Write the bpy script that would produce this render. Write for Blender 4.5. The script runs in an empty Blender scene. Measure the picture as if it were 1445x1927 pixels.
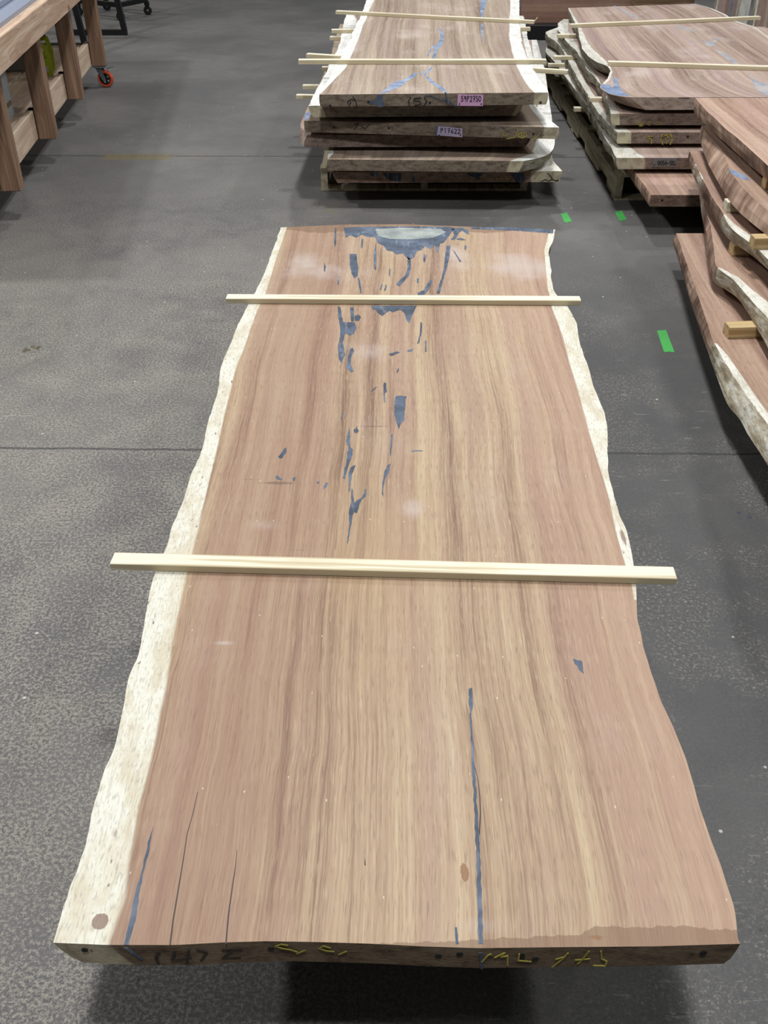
import bpy, math, random
from mathutils import Vector
from mathutils.geometry import tessellate_polygon
from mathutils import noise as mnoise
random.seed(7)
C = bpy.context.scene.collection
S = bpy.context.scene

# ------------------------------------------------------------------ camera
CAM_H, FPX, PITCH = 1.70, 1780.0, math.radians(36)
cam_d = bpy.data.cameras.new('camera'); cam = bpy.data.objects.new('camera', cam_d); C.objects.link(cam)
cam.location = (0, 0, CAM_H); cam.rotation_euler = (math.pi/2 - PITCH, 0, 0)
cam_d.sensor_fit = 'VERTICAL'; cam_d.sensor_height = 36.0; cam_d.lens = 36.0*FPX/1927.0
cam_d.clip_start = 0.02; cam_d.clip_end = 100
S.camera = cam
# ------------------------------------------------------------------ world, lamps, exposure
S.view_settings.view_transform = 'Standard'; S.view_settings.look = 'None'
S.view_settings.gamma = 1.0; S.view_settings.exposure = -0.04
W = bpy.data.worlds.new('hall'); S.world = W; W.use_nodes = True
W.node_tree.nodes['Background'].inputs[0].default_value = (0.80, 0.90, 1.0, 1)
W.node_tree.nodes['Background'].inputs[1].default_value = 0.085
def lamp(x, y, z, power, size=0.55, col=(0.975, 0.985, 1.0)):
    l = bpy.data.lights.new('high_bay', 'AREA'); l.shape = 'DISK'; l.size = size; l.energy = power; l.color = col
    o = bpy.data.objects.new('high_bay', l); C.objects.link(o); o.location = (x, y, z)
for (x, y, p) in [(0.1, -0.3, 255), (0.3, 4.0, 250), (0.6, 9.3, 230),
                  (-5.3, 5.8, 300), (-5.3, -0.5, 75), (5.0, 4.6, 190), (5.6, -0.5, 60), (-5.0, 11.5, 130), (5.6, 10.5, 190)]:
    lamp(x, y, 6.2, p)

# ------------------------------------------------------------------ geometry helpers
cT, sT = math.cos(PITCH), math.sin(PITCH)
def ray(px, py):
    a = (px-722.5)/FPX; b = (963.5-py)/FPX
    return Vector((a, cT+b*sT, -sT+b*cT))
def P(px, py, z):
    r = ray(px, py); t = (z-CAM_H)/r.z
    return Vector((r.x*t, r.y*t, z))
def PL(pts, z): return [P(x, y, z) for x, y in pts]
def on_plane(px, py, o, n):          # point of a sight line on a real upright plane
    r = ray(px, py); c = Vector((0, 0, CAM_H)); t = (o-c).dot(n)/r.dot(n)
    return c + r*t
def sc(r, g, b):
    f = lambda v: (v/255/12.92 if v/255 <= .04045 else ((v/255+.055)/1.055)**2.4)
    return (f(r), f(g), f(b), 1)
def mesh(name, verts, faces, mats=(), mi=None, parent=None, smooth=False, at=None):
    me = bpy.data.meshes.new(name)
    base = Vector(at) if at is not None else Vector((0, 0, 0))
    me.from_pydata([tuple(Vector(v)-base) for v in verts], [], faces); me.update()
    for m in mats: me.materials.append(m)
    if mi: me.polygons.foreach_set('material_index', mi)
    if smooth: me.polygons.foreach_set('use_smooth', [True]*len(me.polygons))
    o = bpy.data.objects.new(name, me); C.objects.link(o)
    if at is not None: o.location = base
    if parent: o.parent = parent
    return o
def tag(o, label=None, cat=None, group=None, kind=None):
    if label: o['label'] = label
    if cat: o['category'] = cat
    if group: o['group'] = group
    if kind or cat: o['kind'] = kind or 'thing'
    return o
def empty(name, loc, label, cat, group=None, rz=0):
    o = bpy.data.objects.new(name, None); C.objects.link(o); o.location = loc; o.rotation_euler = (0, 0, rz)
    o.empty_display_size = .05
    return tag(o, label, cat, group)
class MB:                            # collects boxes, tubes, plates into one mesh
    def __init__(s): s.v = []; s.f = []
    def add(s, v, f):
        n = len(s.v); s.v += [Vector(q) for q in v]; s.f += [tuple(i+n for i in q) for q in f]
    def box(s, x0, x1, y0, y1, z0, z1, bev=0.0):
        if bev:
            b = bev; v = []; 
            for z, i in ((z0, b), (z0+b, 0), (z1-b, 0), (z1, b)):
                v += [(x0+i+b, y0+i, z), (x1-i-b, y0+i, z), (x1-i, y0+i+b, z), (x1-i, y1-i-b, z),
                      (x1-i-b, y1-i, z), (x0+i+b, y1-i, z), (x0+i, y1-i-b, z), (x0+i, y0+i+b, z)]
            f = [tuple(range(7, -1, -1)), tuple(range(24, 32))]
            for k in range(3):
                for j in range(8):
                    a = k*8+j; c = k*8+(j+1) % 8; f.append((a, c, c+8, a+8))
            s.add(v, f)
        else:
            s.add([(x0,y0,z0),(x1,y0,z0),(x1,y1,z0),(x0,y1,z0),(x0,y0,z1),(x1,y0,z1),(x1,y1,z1),(x0,y1,z1)],
                  [(3,2,1,0),(4,5,6,7),(0,1,5,4),(1,2,6,5),(2,3,7,6),(3,0,4,7)])
    def bar(s, a, b, w, h, up=(0, 0, 1)):
        a = Vector(a); b = Vector(b); d = (b-a).normalized(); up = Vector(up); r = d.cross(up).normalized(); u = r.cross(d)
        v = []
        for p in (a, b):
            for q, k in ((-1, -1), (1, -1), (1, 1), (-1, 1)): v.append(p+r*q*w/2+u*k*h/2)
        s.add(v, [(3,2,1,0),(4,5,6,7),(0,1,5,4),(1,2,6,5),(2,3,7,6),(3,0,4,7)])
    def tube(s, a, b, r1, r2=None, n=16):
        r2 = r1 if r2 is None else r2
        a = Vector(a); b = Vector(b); d = (b-a).normalized(); t = Vector((0,0,1)) if abs(d.z) < .9 else Vector((1,0,0))
        x = d.cross(t).normalized(); y = d.cross(x)
        v = [a+(x*math.cos(k*2*math.pi/n)+y*math.sin(k*2*math.pi/n))*r1 for k in range(n)]
        v += [b+(x*math.cos(k*2*math.pi/n)+y*math.sin(k*2*math.pi/n))*r2 for k in range(n)]
        s.add(v, [tuple(range(n-1,-1,-1)), tuple(range(n, 2*n))]+[(k,(k+1)%n,n+(k+1)%n,n+k) for k in range(n)])
    def ring(s, c, ax, ri, ro, w, n=40, rnd=True):     # a wheel tyre
        c = Vector(c); ax = Vector(ax).normalized(); t = Vector((0,0,1)); x = ax.cross(t).normalized(); y = ax.cross(x)
        prof = [(ri,-w/2),(ro-.006,-w/2),(ro,-w/4),(ro,w/4),(ro-.006,w/2),(ri,w/2)]; m = len(prof); v = []; f = []
        for k in range(n):
            a = k*2*math.pi/n; e = x*math.cos(a)+y*math.sin(a)
            for r, h in prof: v.append(c+e*r+ax*h)
        for k in range(n):
            for j in range(m): f.append((k*m+j, k*m+(j+1)%m, ((k+1)%n)*m+(j+1)%m, ((k+1)%n)*m+j))
        s.add(v, f)
    def prism(s, pts, off):          # polygon extruded by a vector
        pts = [Vector(p) for p in pts]; n = len(pts)
        tri = tessellate_polygon([pts]); v = pts+[p+Vector(off) for p in pts]
        f = [tuple(t) for t in tri]+[tuple(i+n for i in reversed(t)) for t in tri]
        f += [(k, (k+1) % n, n+(k+1) % n, n+k) for k in range(n)]
        s.add(v, f)
    def build(s, name, mat, parent=None, at=None, smooth=False):
        o = mesh(name, s.v, s.f, (mat,), None, parent, smooth, at)
        import bmesh
        bm = bmesh.new(); bm.from_mesh(o.data); bmesh.ops.recalc_face_normals(bm, faces=bm.faces); bm.to_mesh(o.data); bm.free()
        return o

# ------------------------------------------------------------------ material helpers
class NT:
    def __init__(s, name, rough=.6, spec=.4):
        s.m = bpy.data.materials.new(name); s.m.use_nodes = True; s.t = s.m.node_tree; s.b = s.t.nodes['Principled BSDF']
        s.b.inputs['Roughness'].default_value = rough; s.b.inputs['Specular IOR Level'].default_value = spec
    def n(s, typ, **k):
        o = s.t.nodes.new(typ)
        for a, b in k.items(): setattr(o, a, b)
        return o
    def l(s, a, b): s.t.links.new(a, b)
    def put(s, sock, v):
        if isinstance(v, bpy.types.NodeSocket): s.l(v, sock)
        else: sock.default_value = v
    def math(s, op, a, b=0.0, c=None, clamp=False):
        o = s.n('ShaderNodeMath', operation=op, use_clamp=clamp); s.put(o.inputs[0], a); s.put(o.inputs[1], b)
        if c is not None: s.put(o.inputs[2], c)
        return o.outputs[0]
    def mix(s, f, a, b, mode='MIX'):
        o = s.n('ShaderNodeMix', data_type='RGBA', blend_type=mode); s.put(o.inputs[0], f); s.put(o.inputs[6], a); s.put(o.inputs[7], b)
        return o.outputs[2]
    def step(s, v, a, b):            # smooth ramp 0..1 between a and b
        o = s.n('ShaderNodeMapRange', interpolation_type='SMOOTHSTEP'); s.put(o.inputs[0], v); o.inputs[1].default_value = a; o.inputs[2].default_value = b
        return o.outputs[0]
    def attr(s, name, out='Vector'): return s.n('ShaderNodeAttribute', attribute_name=name).outputs[out]
    def obj(s): return s.n('ShaderNodeTexCoord').outputs['Object']
    def map(s, v, scale=(1,1,1), loc=(0,0,0), rot=(0,0,0)):
        o = s.n('ShaderNodeMapping'); s.put(o.inputs[0], v); o.inputs[1].default_value = loc; o.inputs[2].default_value = rot; o.inputs[3].default_value = scale
        return o.outputs[0]
    def noise(s, v, scale=5, detail=4, rough=.5, dist=0, out=0):
        o = s.n('ShaderNodeTexNoise'); s.put(o.inputs['Vector'], v); o.inputs['Scale'].default_value = scale
        o.inputs['Detail'].default_value = detail; o.inputs['Roughness'].default_value = rough; o.inputs['Distortion'].default_value = dist
        return o.outputs[out]
    def vor(s, v, scale=5):
        o = s.n('ShaderNodeTexVoronoi'); s.put(o.inputs['Vector'], v); o.inputs['Scale'].default_value = scale
        return o.outputs['Distance']
    def ramp(s, f, stops):
        o = s.n('ShaderNodeValToRGB'); s.put(o.inputs[0], f); e = o.color_ramp.elements
        while len(e) < len(stops): e.new(.5)
        for k, (p, c) in enumerate(stops): e[k].position = p; e[k].color = c
        return o.outputs[0]
    def sep(s, v):
        o = s.n('ShaderNodeSeparateXYZ'); s.put(o.inputs[0], v); return o.outputs
    def bump(s, h, st=.3, d=.002):
        o = s.n('ShaderNodeBump'); o.inputs['Strength'].default_value = st; o.inputs['Distance'].default_value = d
        s.put(o.inputs['Height'], h); s.l(o.outputs[0], s.b.inputs['Normal'])
    def out(s, col, rough=None):
        s.put(s.b.inputs['Base Color'], col)
        if rough is not None: s.put(s.b.inputs['Roughness'], rough)
        return s.m
def plain(name, col, rough=.5, metal=0.0, spec=.4, var=.0):
    t = NT(name, rough, spec); t.b.inputs['Metallic'].default_value = metal
    if var:
        n = t.noise(t.obj(), 9, 5); c2 = tuple(c*(1-var) for c in col[:3])+(1,)
        return t.out(t.mix(t.step(n, .35, .65), c2, col))
    n = t.noise(t.obj(), 40, 3); c2 = tuple(c*.86 for c in col[:3])+(1,)
    return t.out(t.mix(n, c2, col))

def heart_color(t, g, dark, mid, light, pink, seed=0.0, curve=.010):
    """streaked heartwood colour from grain coordinates (x across, y along, z up)"""
    w = t.noise(t.map(g, (1.6, .55, 1.2), (seed, seed*2, 0)), 1.2, 2)
    gx, gy, gz = t.sep(g)
    sx = t.math('ADD', gx, t.math('MULTIPLY', t.math('SUBTRACT', w, .5), curve*5))
    o = t.n('ShaderNodeCombineXYZ'); t.l(sx, o.inputs[0]); t.l(gy, o.inputs[1]); t.l(gz, o.inputs[2]); gg = o.outputs[0]
    broad = t.noise(t.map(gg, (6, .22, 3), (seed, 0, 0)), 1.0, 3, .55)
    band = t.noise(t.map(gg, (30, .28, 20), (seed*3, 1, 0)), 1.0, 5, .62)
    fine = t.noise(t.map(gg, (230, 3.5, 120), (seed, 3, 0)), 1.0, 3, .6)
    pore = t.noise(t.map(gg, (420, 24, 200), (seed, 5, 0)), 1.0, 2, .5)
    f = t.math('ADD', t.math('MULTIPLY', broad, .42), t.math('MULTIPLY', band, .46))
    f = t.math('ADD', f, t.math('MULTIPLY', fine, .26))
    col = t.ramp(f, [(.452, dark), (.552, mid), (.67, light)])
    pk = t.step(t.noise(t.map(gg, (9, .35, 3), (seed+4, 0, 0)), 1.0, 4), .46, .64)
    col = t.mix(t.math('MULTIPLY', pk, .55), col, pink)
    line = t.noise(t.map(gg, (75, .5, 30), (seed+8, 2, 0)), 1.0, 3, .55)
    col = t.mix(t.math('MULTIPLY', t.step(line, .60, .74), .24), col, dark)
    pm = t.math('MULTIPLY', t.step(pore, .55, .70), .38)
    col = t.mix(pm, col, tuple(c*.60 for c in dark[:3])+(1,))
    col = t.mix(t.math('MULTIPLY', t.step(pore, .48, .36), .0), col, light)
    lf = t.noise(t.map(gg, (360, 18, 150), (seed+6, 1, 0)), 1.0, 2, .5)
    col = t.mix(t.math('MULTIPLY', t.step(lf, .56, .70), .30), col, tuple(min(1, c*1.25) for c in light[:3])+(1,))
    return col, fine, pore
def sap_mix(t, col, g, base, amount=1.0):
    """pale sapwood band along the live edges, from the slab's own edge-distance attribute"""
    sp = t.attr('sap'); a, b, side = t.sep(sp)
    wob = t.math('MULTIPLY', t.math('SUBTRACT', t.noise(t.map(g, (14, 2.5, 10)), 1, 4), .5), .30)
    m = t.math('MINIMUM', a, b); m = t.math('ADD', m, wob)
    k = t.math('SUBTRACT', 1.0, t.step(m, .93, 1.05))
    mot = t.noise(t.map(g, (18, 7, 18)), 1, 6, .7)
    fin = t.noise(t.map(g, (230, 12, 120)), 1, 3)
    sc_ = t.mix(t.step(mot, .42, .62), sc(*base[0]), sc(*base[1]))
    sc_ = t.mix(t.math('MULTIPLY', t.step(mot, .63, .75), .8), sc_, sc(*base[2]))
    sc_ = t.mix(t.math('MULTIPLY', t.step(fin, .50, .70), .30), sc_, sc(150, 135, 112))
    sk = t.noise(t.map(g, (330, 60, 200)), 1, 3); sc_ = t.mix(t.math('MULTIPLY', t.step(sk, .52, .66), .42), sc_, sc(128, 122, 116)); pit = t.noise(t.map(g, (90, 34, 80)), 1, 2)
    sc_ = t.mix(t.math('MULTIPLY', t.step(pit, .69, .74), .75), sc_, sc(84, 66, 50))
    return t.mix(t.math('MULTIPLY', k, amount), col, sc_), k
def slab_mats(name, dark, mid, light, pink, seed, sap=((222,218,200),(203,194,172),(176,166,148)), main=False, dust=.25, side=((176,172,158),(140,132,112),(108,98,80)), endtone=.80):
    t = NT(name+'_face', .55, .35); g = t.attr('gc')
    col, fine, pore = heart_color(t, g, sc(*dark), sc(*mid), sc(*light), sc(*pink), seed)
    # chalky sanding dust and rubbed patches
    o = t.obj(); d = t.noise(t.map(g, (2.6, 1.3, 1), (seed+2, 0, 0)), 1.5, 5, .6)
    col = t.mix(t.math('MULTIPLY', t.step(d, .52, .72), dust), col, sc(206, 194, 186))
    if main:
        mk = t.attr('mk'); r, gr, b = t.sep(mk); e = t.noise(t.map(g, (60, 14, 1)), 1, 4); e2 = t.noise(t.map(g, (9, 7, 1)), 1, 5, .6)
        # red heart towards the right edge, golden centre
        col = t.mix(t.math('MULTIPLY', t.step(t.math('ADD', gr, t.math('MULTIPLY', t.math('SUBTRACT', e2, .5), .5)), .25, 1.0), .42), col, sc(162, 130, 114))
        r3, g3, b3 = t.sep(t.attr('mk3')); col = t.mix(t.math('MULTIPLY', t.step(t.math('ADD', g3, t.math('MULTIPLY', t.math('SUBTRACT', e2, .5), .6)), -.05, .8), .50), col, sc(124, 90, 76))
        col = t.mix(t.math('MULTIPLY', t.step(t.math('ADD', b, t.math('MULTIPLY', t.math('SUBTRACT', e2, .5), .8)), .3, 1.1), .45), col, sc(156, 130, 98))
        # brown unsanded edge stain, chalk patches
        st = t.step(t.math('ADD', r, t.math('MULTIPLY', t.math('SUBTRACT', e, .5), .7)), .47, .52)
        col = t.mix(t.math('MULTIPLY', st, .62), col, sc(108, 80, 58))
        r2, g2, b2 = t.sep(t.attr('mk2'))
        ch = t.step(t.math('ADD', r2, t.math('MULTIPLY', t.math('SUBTRACT', e2, .5), 1.0)), .35, .95)
        col = t.mix(t.math('MULTIPLY', ch, .50), col, sc(186, 176, 172))
        fk = t.vor(t.map(g, (22, 9, 1), rot=(0, 0, .6)), 1.6); col = t.mix(t.math('MULTIPLY', t.math('SUBTRACT', 1, t.step(fk, .030, .050)), .6), col, sc(214, 204, 184))
        kn = t.step(t.math('ADD', g2, t.math('MULTIPLY', t.math('SUBTRACT', e, .5), .5)), .4, .6)
        col = t.mix(t.math('MULTIPLY', kn, .8), col, sc(122, 84, 52))
        dl = t.step(t.math('ADD', b2, t.math('MULTIPLY', t.math('SUBTRACT', e, .5), .9)), .55, .75)
        col = t.mix(t.math('MULTIPLY', dl, .6), col, sc(88, 72, 62))
    col, k = sap_mix(t, col, g, sap)
    if main:
        r2, g2, b2 = t.sep(t.attr('mk3'))
        col = t.mix(t.math('MULTIPLY', t.step(t.math('ADD', r2, t.math('MULTIPLY', t.math('SUBTRACT', e, .5), .4)), .45, .6), .8), col, sc(112, 84, 70))
    t.bump(t.math('ADD', t.math('MULTIPLY', fine, .5), t.math('MULTIPLY', pore, -.6)), .25, .0015)
    face = t.out(col, t.math('ADD', .42, t.math('MULTIPLY', d, .25)))
    # sawn end
    t = NT(name+'_end', .75, .25); g = t.attr('gc')
    x, y, z = t.sep(g); w = t.noise(t.map(g, (3.2, .2, 9), (seed, 0, 0)), 1.0, 3)
    v = t.math('ADD', t.math('MULTIPLY', z, 26), t.math('MULTIPLY', x, 9)); v = t.math('ADD', v, t.math('MULTIPLY', w, 16))
    rg = t.math('SINE', t.math('MULTIPLY', v, 3.2)); n2 = t.noise(t.map(g, (16, 1, 40), (seed+3, 0, 0)), 1, 5, .65); n3 = t.noise(t.map(g, (90, 1, 240)), 1, 3)
    f = t.math('ADD', t.math('MULTIPLY', rg, .035), t.math('ADD', t.math('MULTIPLY', n2, .6), t.math('MULTIPLY', n3, .4)))
    q = lambda c, k: sc(*[int(a*k) for a in c])
    col = t.ramp(f, [(.34, q(dark, endtone*.80)), (.5, q(mid, endtone)), (.66, q(light, endtone*.98))])
    col, k = sap_mix(t, col, g, ((188,178,150),(150,140,116),(112,102,84)))
    hole = t.noise(t.map(g, (60, 1, 60), (seed, 0, 7)), 1, 1); col = t.mix(t.step(hole, .76, .79), col, sc(22, 18, 16))
    t.bump(n3, .3, .002); end = t.out(col)
    # live edge
    t = NT(name+'_edge', .8, .25); g = t.attr('gc')
    n1 = t.noise(t.map(g, (12, 9, 30), (seed, 0, 0)), 1, 6, .7); n2 = t.noise(t.map(g, (60, 22, 90)), 1, 4)
    col = t.ramp(n1, [(.34, sc(*side[2])), (.48, sc(*side[1])), (.60, sc(*side[0]))])
    col = t.mix(t.math('MULTIPLY', t.step(n2, .55, .70), .5), col, sc(96, 84, 68))
    a_, b_, c_ = t.sep(t.attr('sap')); k = t.step(t.math('ADD', t.math('MINIMUM', a_, b_), t.math('MULTIPLY', t.math('SUBTRACT', n1, .5), 2.0)), 1.5, 3.0)
    gx, gy, gz = t.sep(g); hs = t.noise(t.map(g, (5, 24, 3), (seed, 0, 0)), 1, 4, .6); hb = t.noise(t.map(g, (3, 5, 6), (seed, 0, 0)), 1, 3)
    hc = t.ramp(t.math('ADD', t.math('MULTIPLY', hs, .42), t.math('MULTIPLY', hb, .58)), [(.38, sc(*[int(v*.82) for v in dark])), (.5, sc(*[int(v*.92) for v in mid])), (.62, sc(*light))])
    col = t.mix(k, col, hc)
    t.bump(t.math('MULTIPLY', t.math('ADD', n1, n2), t.math('SUBTRACT', 1, t.math('MULTIPLY', k, .85))), .5, .005); edge = t.out(col)
    return (face, end, edge)

# ------------------------------------------------------------------ materials
FR = dict(
 main=slab_mats('pale_walnut', (108,80,63), (151,127,101), (174,154,125), (140,110,95), 1.3, main=True, dust=.10, sap=((204,202,188),(190,182,160),(156,136,112)),
     side=((196,190,176),(160,150,132),(112,104,92)), endtone=.72),
 a=slab_mats('tan_slab', (108,88,74), (146,129,112), (174,158,140), (150,130,120), 4.1, sap=((226,226,220),(204,202,194),(182,178,168)), dust=.3),
 b=slab_mats('brown_slab', (108,86,76), (146,125,112), (174,154,140), (158,136,132), 7.7, sap=((206,204,194),(178,174,160),(142,136,122)), dust=.30, side=((150,146,130),(120,114,98),(92,84,70))),
 c=slab_mats('warm_slab', (112,84,70), (150,122,104), (178,152,132), (164,134,122), 11.2, sap=((220,218,206),(196,190,176),(160,152,136)), dust=.2, side=((172,134,104),(142,108,82),(110,84,64))),
 d=slab_mats('warm_sap_slab', (112,84,70), (148,120,102), (176,150,130), (162,132,120), 15.9, sap=((224,222,210),(200,196,180),(164,158,140)), dust=.2, side=((200,196,182),(164,154,132),(126,112,90))),
)
def pine(name, a, b, kn=True):
    t = NT(name, .6, .3); g = t.obj(); 
    n = t.noise(t.map(g, (1.2, 60, 60)), 1, 3); w = t.noise(t.map(g, (4, 26, 26)), 1, 3)
    col = t.mix(t.step(n, .46, .56), sc(*a), sc(*b)); col = t.mix(t.math('MULTIPLY', t.step(w, .55, .7), .35), col, sc(186, 168, 134))
    k = t.vor(t.map(g, (2.6, 9, 9), (.3, 0, 0)), 1); col = t.mix(t.math('MULTIPLY', t.math('SUBTRACT', 1, t.step(k, .05, .14)), .8), col, sc(150, 108, 70))
    return t.out(col)
M_STICK = pine('pale_pine', (214,206,184), (184,172,142))
M_STICK2 = pine('aged_pine', (190,166,122), (164,136,94))
def timber(name, a, b, c, axis):
    t = NT(name, .7, .25); g = t.obj(); s3 = [14, 14, 14]; s3[axis] = .9; s4 = [120, 120, 120]; s4[axis] = 3
    w = t.noise(t.map(g, tuple(s3)), 1, 3, .5, 1.4); f = t.noise(t.map(g, tuple(s4)), 1, 3)
    rings = t.math('SINE', t.math('MULTIPLY', w, 40)); v = t.math('ADD', t.math('MULTIPLY', rings, .05), t.math('ADD', t.math('MULTIPLY', w, .6), t.math('MULTIPLY', f, .3)))
    col = t.ramp(v, [(.30, sc(*a)), (.46, sc(*b)), (.60, sc(*c))])
    k = t.vor(t.map(g, tuple(3.2 if i == axis else 7 for i in range(3)), (.4, .2, .1)), 1)
    col = t.mix(t.math('MULTIPLY', t.math('SUBTRACT', 1, t.step(k, .05, .16)), .75), col, sc(104, 66, 46))
    t.bump(f, .2, .001); return t.out(col)
M_BEAM = timber('fir_beam', (158,128,106), (182,156,134), (200,178,156), 1)
M_LEG = timber('fir_post', (106,82,64), (128,102,82), (148,122,100), 2)
M_RAIL = timber('fir_rail', (176,152,130), (194,172,150), (208,190,168), 1)
M_PAL = timber('pallet_wood', (140,128,104), (178,166,140), (198,188,162), 1)
M_DARKWOOD = timber('old_timber', (86,66,50), (112,90,68), (134,110,86), 0)
M_BLACK = plain('black_steel', sc(26, 26, 28), .45, .3)
M_STEEL = plain('zinc_steel', sc(150, 156, 160), .35, .85)
M_ALU = plain('anodised_rail', sc(152, 160, 178), .38, .35)
M_ALUD = plain('rail_slot', sc(70, 78, 88), .5, .2)
M_ORANGE = plain('orange_tyre', sc(188, 76, 50), .5)
M_LIME = plain('lime_plastic', sc(156, 166, 28), .45)
M_YEL = plain('yellow_paint', sc(214, 204, 60), .45)
M_GREY = plain('grey_panel', sc(168, 174, 176), .5)
M_BROWNBAND = plain('brown_strip', sc(118, 102, 78), .6)
M_TAPE = plain('green_tape', sc(66, 158, 74), .55, var=.12)
M_PINK = plain('pink_tag', sc(206, 160, 196), .45, var=.1)
M_LILAC = plain('lilac_tag', sc(184, 170, 196), .45, var=.15)
M_GTAG = plain('grey_tag', sc(120, 122, 124), .4, .4)
M_CRACK = plain('crack_dark', sc(74, 62, 58), .8)
M_INK = plain('black_marker', sc(24, 22, 24), .7)
M_CHALK = plain('yellow_crayon', sc(170, 156, 70), .8, var=.35)
M_INK2 = plain('faded_marker', sc(52, 44, 40), .8)
def resin(name, a, b, c):
    t = NT(name, .65, .25); g = t.obj(); n = t.noise(g, 14, 5, .6); n2 = t.noise(t.map(g, (70, 12, 10)), 1, 4)
    col = t.ramp(n, [(.36, sc(*a)), (.52, sc(*b)), (.68, sc(*c))]); col = t.mix(t.math('MULTIPLY', t.step(n2, .55, .72), .35), col, sc(150, 158, 166))
    return t.out(col)
M_RES = resin('slate_resin', (58, 66, 78), (76, 86, 101), (98, 108, 122))
M_RESB = resin('blue_resin', (92, 106, 132), (122, 136, 160), (150, 158, 172))
M_RESW = resin('smeared_resin', (124, 130, 148), (150, 148, 148), (166, 158, 152))
M_RESD = resin('dark_resin', (30, 38, 46), (44, 54, 64), (62, 72, 82))
M_RESGLARE = resin('glare_resin', (118, 124, 122), (138, 144, 140), (158, 162, 156))

# ------------------------------------------------------------------ floor
j1a, j1b = P(0, 843, 0), P(1445, 855, 0); j2a, j2b = P(160, 293, 0), P(1060, 296, 0)
def floor_mat():
    t = NT('worn_concrete', .6, .45); g = t.obj(); x, y, z = t.sep(g)
    big = t.noise(g, .9, 4, .55); mid = t.noise(g, 5.5, 6, .65, .4); fine = t.noise(g, 120, 7, .85); grit = t.noise(t.map(g, loc=(3, 5, 0)), 420, 2, .7)
    col = t.mix(t.step(big, .38, .62), sc(76, 75, 75), sc(96, 94, 91))
    col = t.mix(t.math('MULTIPLY', t.step(mid, .45, .62), .40), col, sc(66, 66, 68))
    # coarse salt-and-pepper wear, strongest by the near left
    left = t.math('MULTIPLY', t.math('SUBTRACT', 1, t.step(x, -.75, .5)), t.math('SUBTRACT', 1, t.step(y, 3.0, 6.5)))
    wear = t.step(t.math('ADD', t.math('MULTIPLY', fine, .85), t.math('MULTIPLY', mid, .16)), .48, .555)
    col = t.mix(t.math('MULTIPLY', wear, t.math('ADD', .16, t.math('MULTIPLY', left, .66))), col, sc(150, 143, 131))
    col = t.mix(t.math('MULTIPLY', t.step(grit, .54, .64), .55), col, sc(46, 46, 48))
    # darker lane to the right of the long slab with pale flecks
    right = t.math('MULTIPLY', t.step(x, .15, .75), t.math('SUBTRACT', 1, t.step(y, 3.4, 4.6)))
    col = t.mix(t.math('MULTIPLY', right, .55), col, sc(50, 50, 51))
    patch = t.step(t.noise(t.map(g, loc=(7, 2, 0)), 2.4, 5, .65), .44, .58)
    fl = t.step(t.noise(t.map(g, loc=(1, 9, 0)), 105, 8, .9), .535, .585)
    col = t.mix(t.math('MULTIPLY', t.math('MULTIPLY', fl, patch), t.math('ADD', .12, t.math('MULTIPLY', right, .50))), col, sc(168, 162, 144))
    # whitish scrapes
    scr = t.noise(t.map(g, (9, 55, 1), rot=(0, 0, .5)), 1, 5, .65, .8)
    rg = t.step(t.noise(t.map(g, loc=(4, 4, 0)), .8, 2), .52, .62)
    col = t.mix(t.math('MULTIPLY', t.math('MULTIPLY', t.step(scr, .62, .72), rg), .45), col, sc(168, 166, 158))
    dot = t.vor(g, 16); col = t.mix(t.math('MULTIPLY', t.math('SUBTRACT', 1, t.step(dot, .035, .07)), .8), col, sc(44, 44, 46))
    dot = t.vor(t.map(g, loc=(.3, .7, 0)), 9); col = t.mix(t.math('MULTIPLY', t.math('SUBTRACT', 1, t.step(dot, .02, .05)), .8), col, sc(188, 184, 172))
    # saw-cut joints
    hgt = 0
    for a, b, wd in ((j1a, j1b, .006), (j2a, j2b, .010)):
        k = (b.y-a.y)/(b.x-a.x); yy = t.math('SUBTRACT', t.math('SUBTRACT', y, a.y-k*a.x), t.math('MULTIPLY', x, k))
        yy = t.math('ADD', yy, t.math('MULTIPLY', t.math('SUBTRACT', t.noise(g, 11, 5, .7), .5), .022))
        m = t.math('SUBTRACT', 1, t.step(t.math('ABSOLUTE', yy), wd*.5, wd*1.3))
        col = t.mix(t.math('MULTIPLY', m, .72), col, sc(34, 34, 36)); hgt = t.math('SUBTRACT', hgt, m)
    # glue residue: a strip by the far joint and two blotches
    for (x0, y0, x1, y1, th, c) in ((180, 289, 335, 302, .40, (98, 88, 60)), (140, 290, 560, 300, .56, (104, 98, 80)), (604, 384, 642, 406, .53, (104, 96, 66)),
                                     (38, 650, 82, 664, .47, (66, 54, 24)), (800+590, 962, 1420, 978, .5, (30, 36, 60)), (90, 1385, 98, 1400, .4, (130,130,128))):
        a = P(x0, y1, 0); b = P(x1, y0, 0); cx, cy = (a.x+b.x)/2, (a.y+b.y)/2; hx, hy = abs(b.x-a.x)/2, abs(b.y-a.y)/2
        dx = t.math('DIVIDE', t.math('ABSOLUTE', t.math('SUBTRACT', x, cx)), hx); dy = t.math('DIVIDE', t.math('ABSOLUTE', t.math('SUBTRACT', y, cy)), hy)
        d = t.math('SUBTRACT', 1, t.math('MAXIMUM', dx, dy)); nn = t.noise(g, 38, 5, .65)
        m = t.math('MULTIPLY', t.step(d, 0, .25), t.step(nn, th, th+.06)); col = t.mix(t.math('MULTIPLY', m, .85), col, sc(*c))
    t.bump(t.math('ADD', t.math('MULTIPLY', fine, .4), t.math('MULTIPLY', hgt, 2)), .35, .003)
    return t.out(col, t.math('ADD', .50, t.math('MULTIPLY', mid, .25)))
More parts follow.
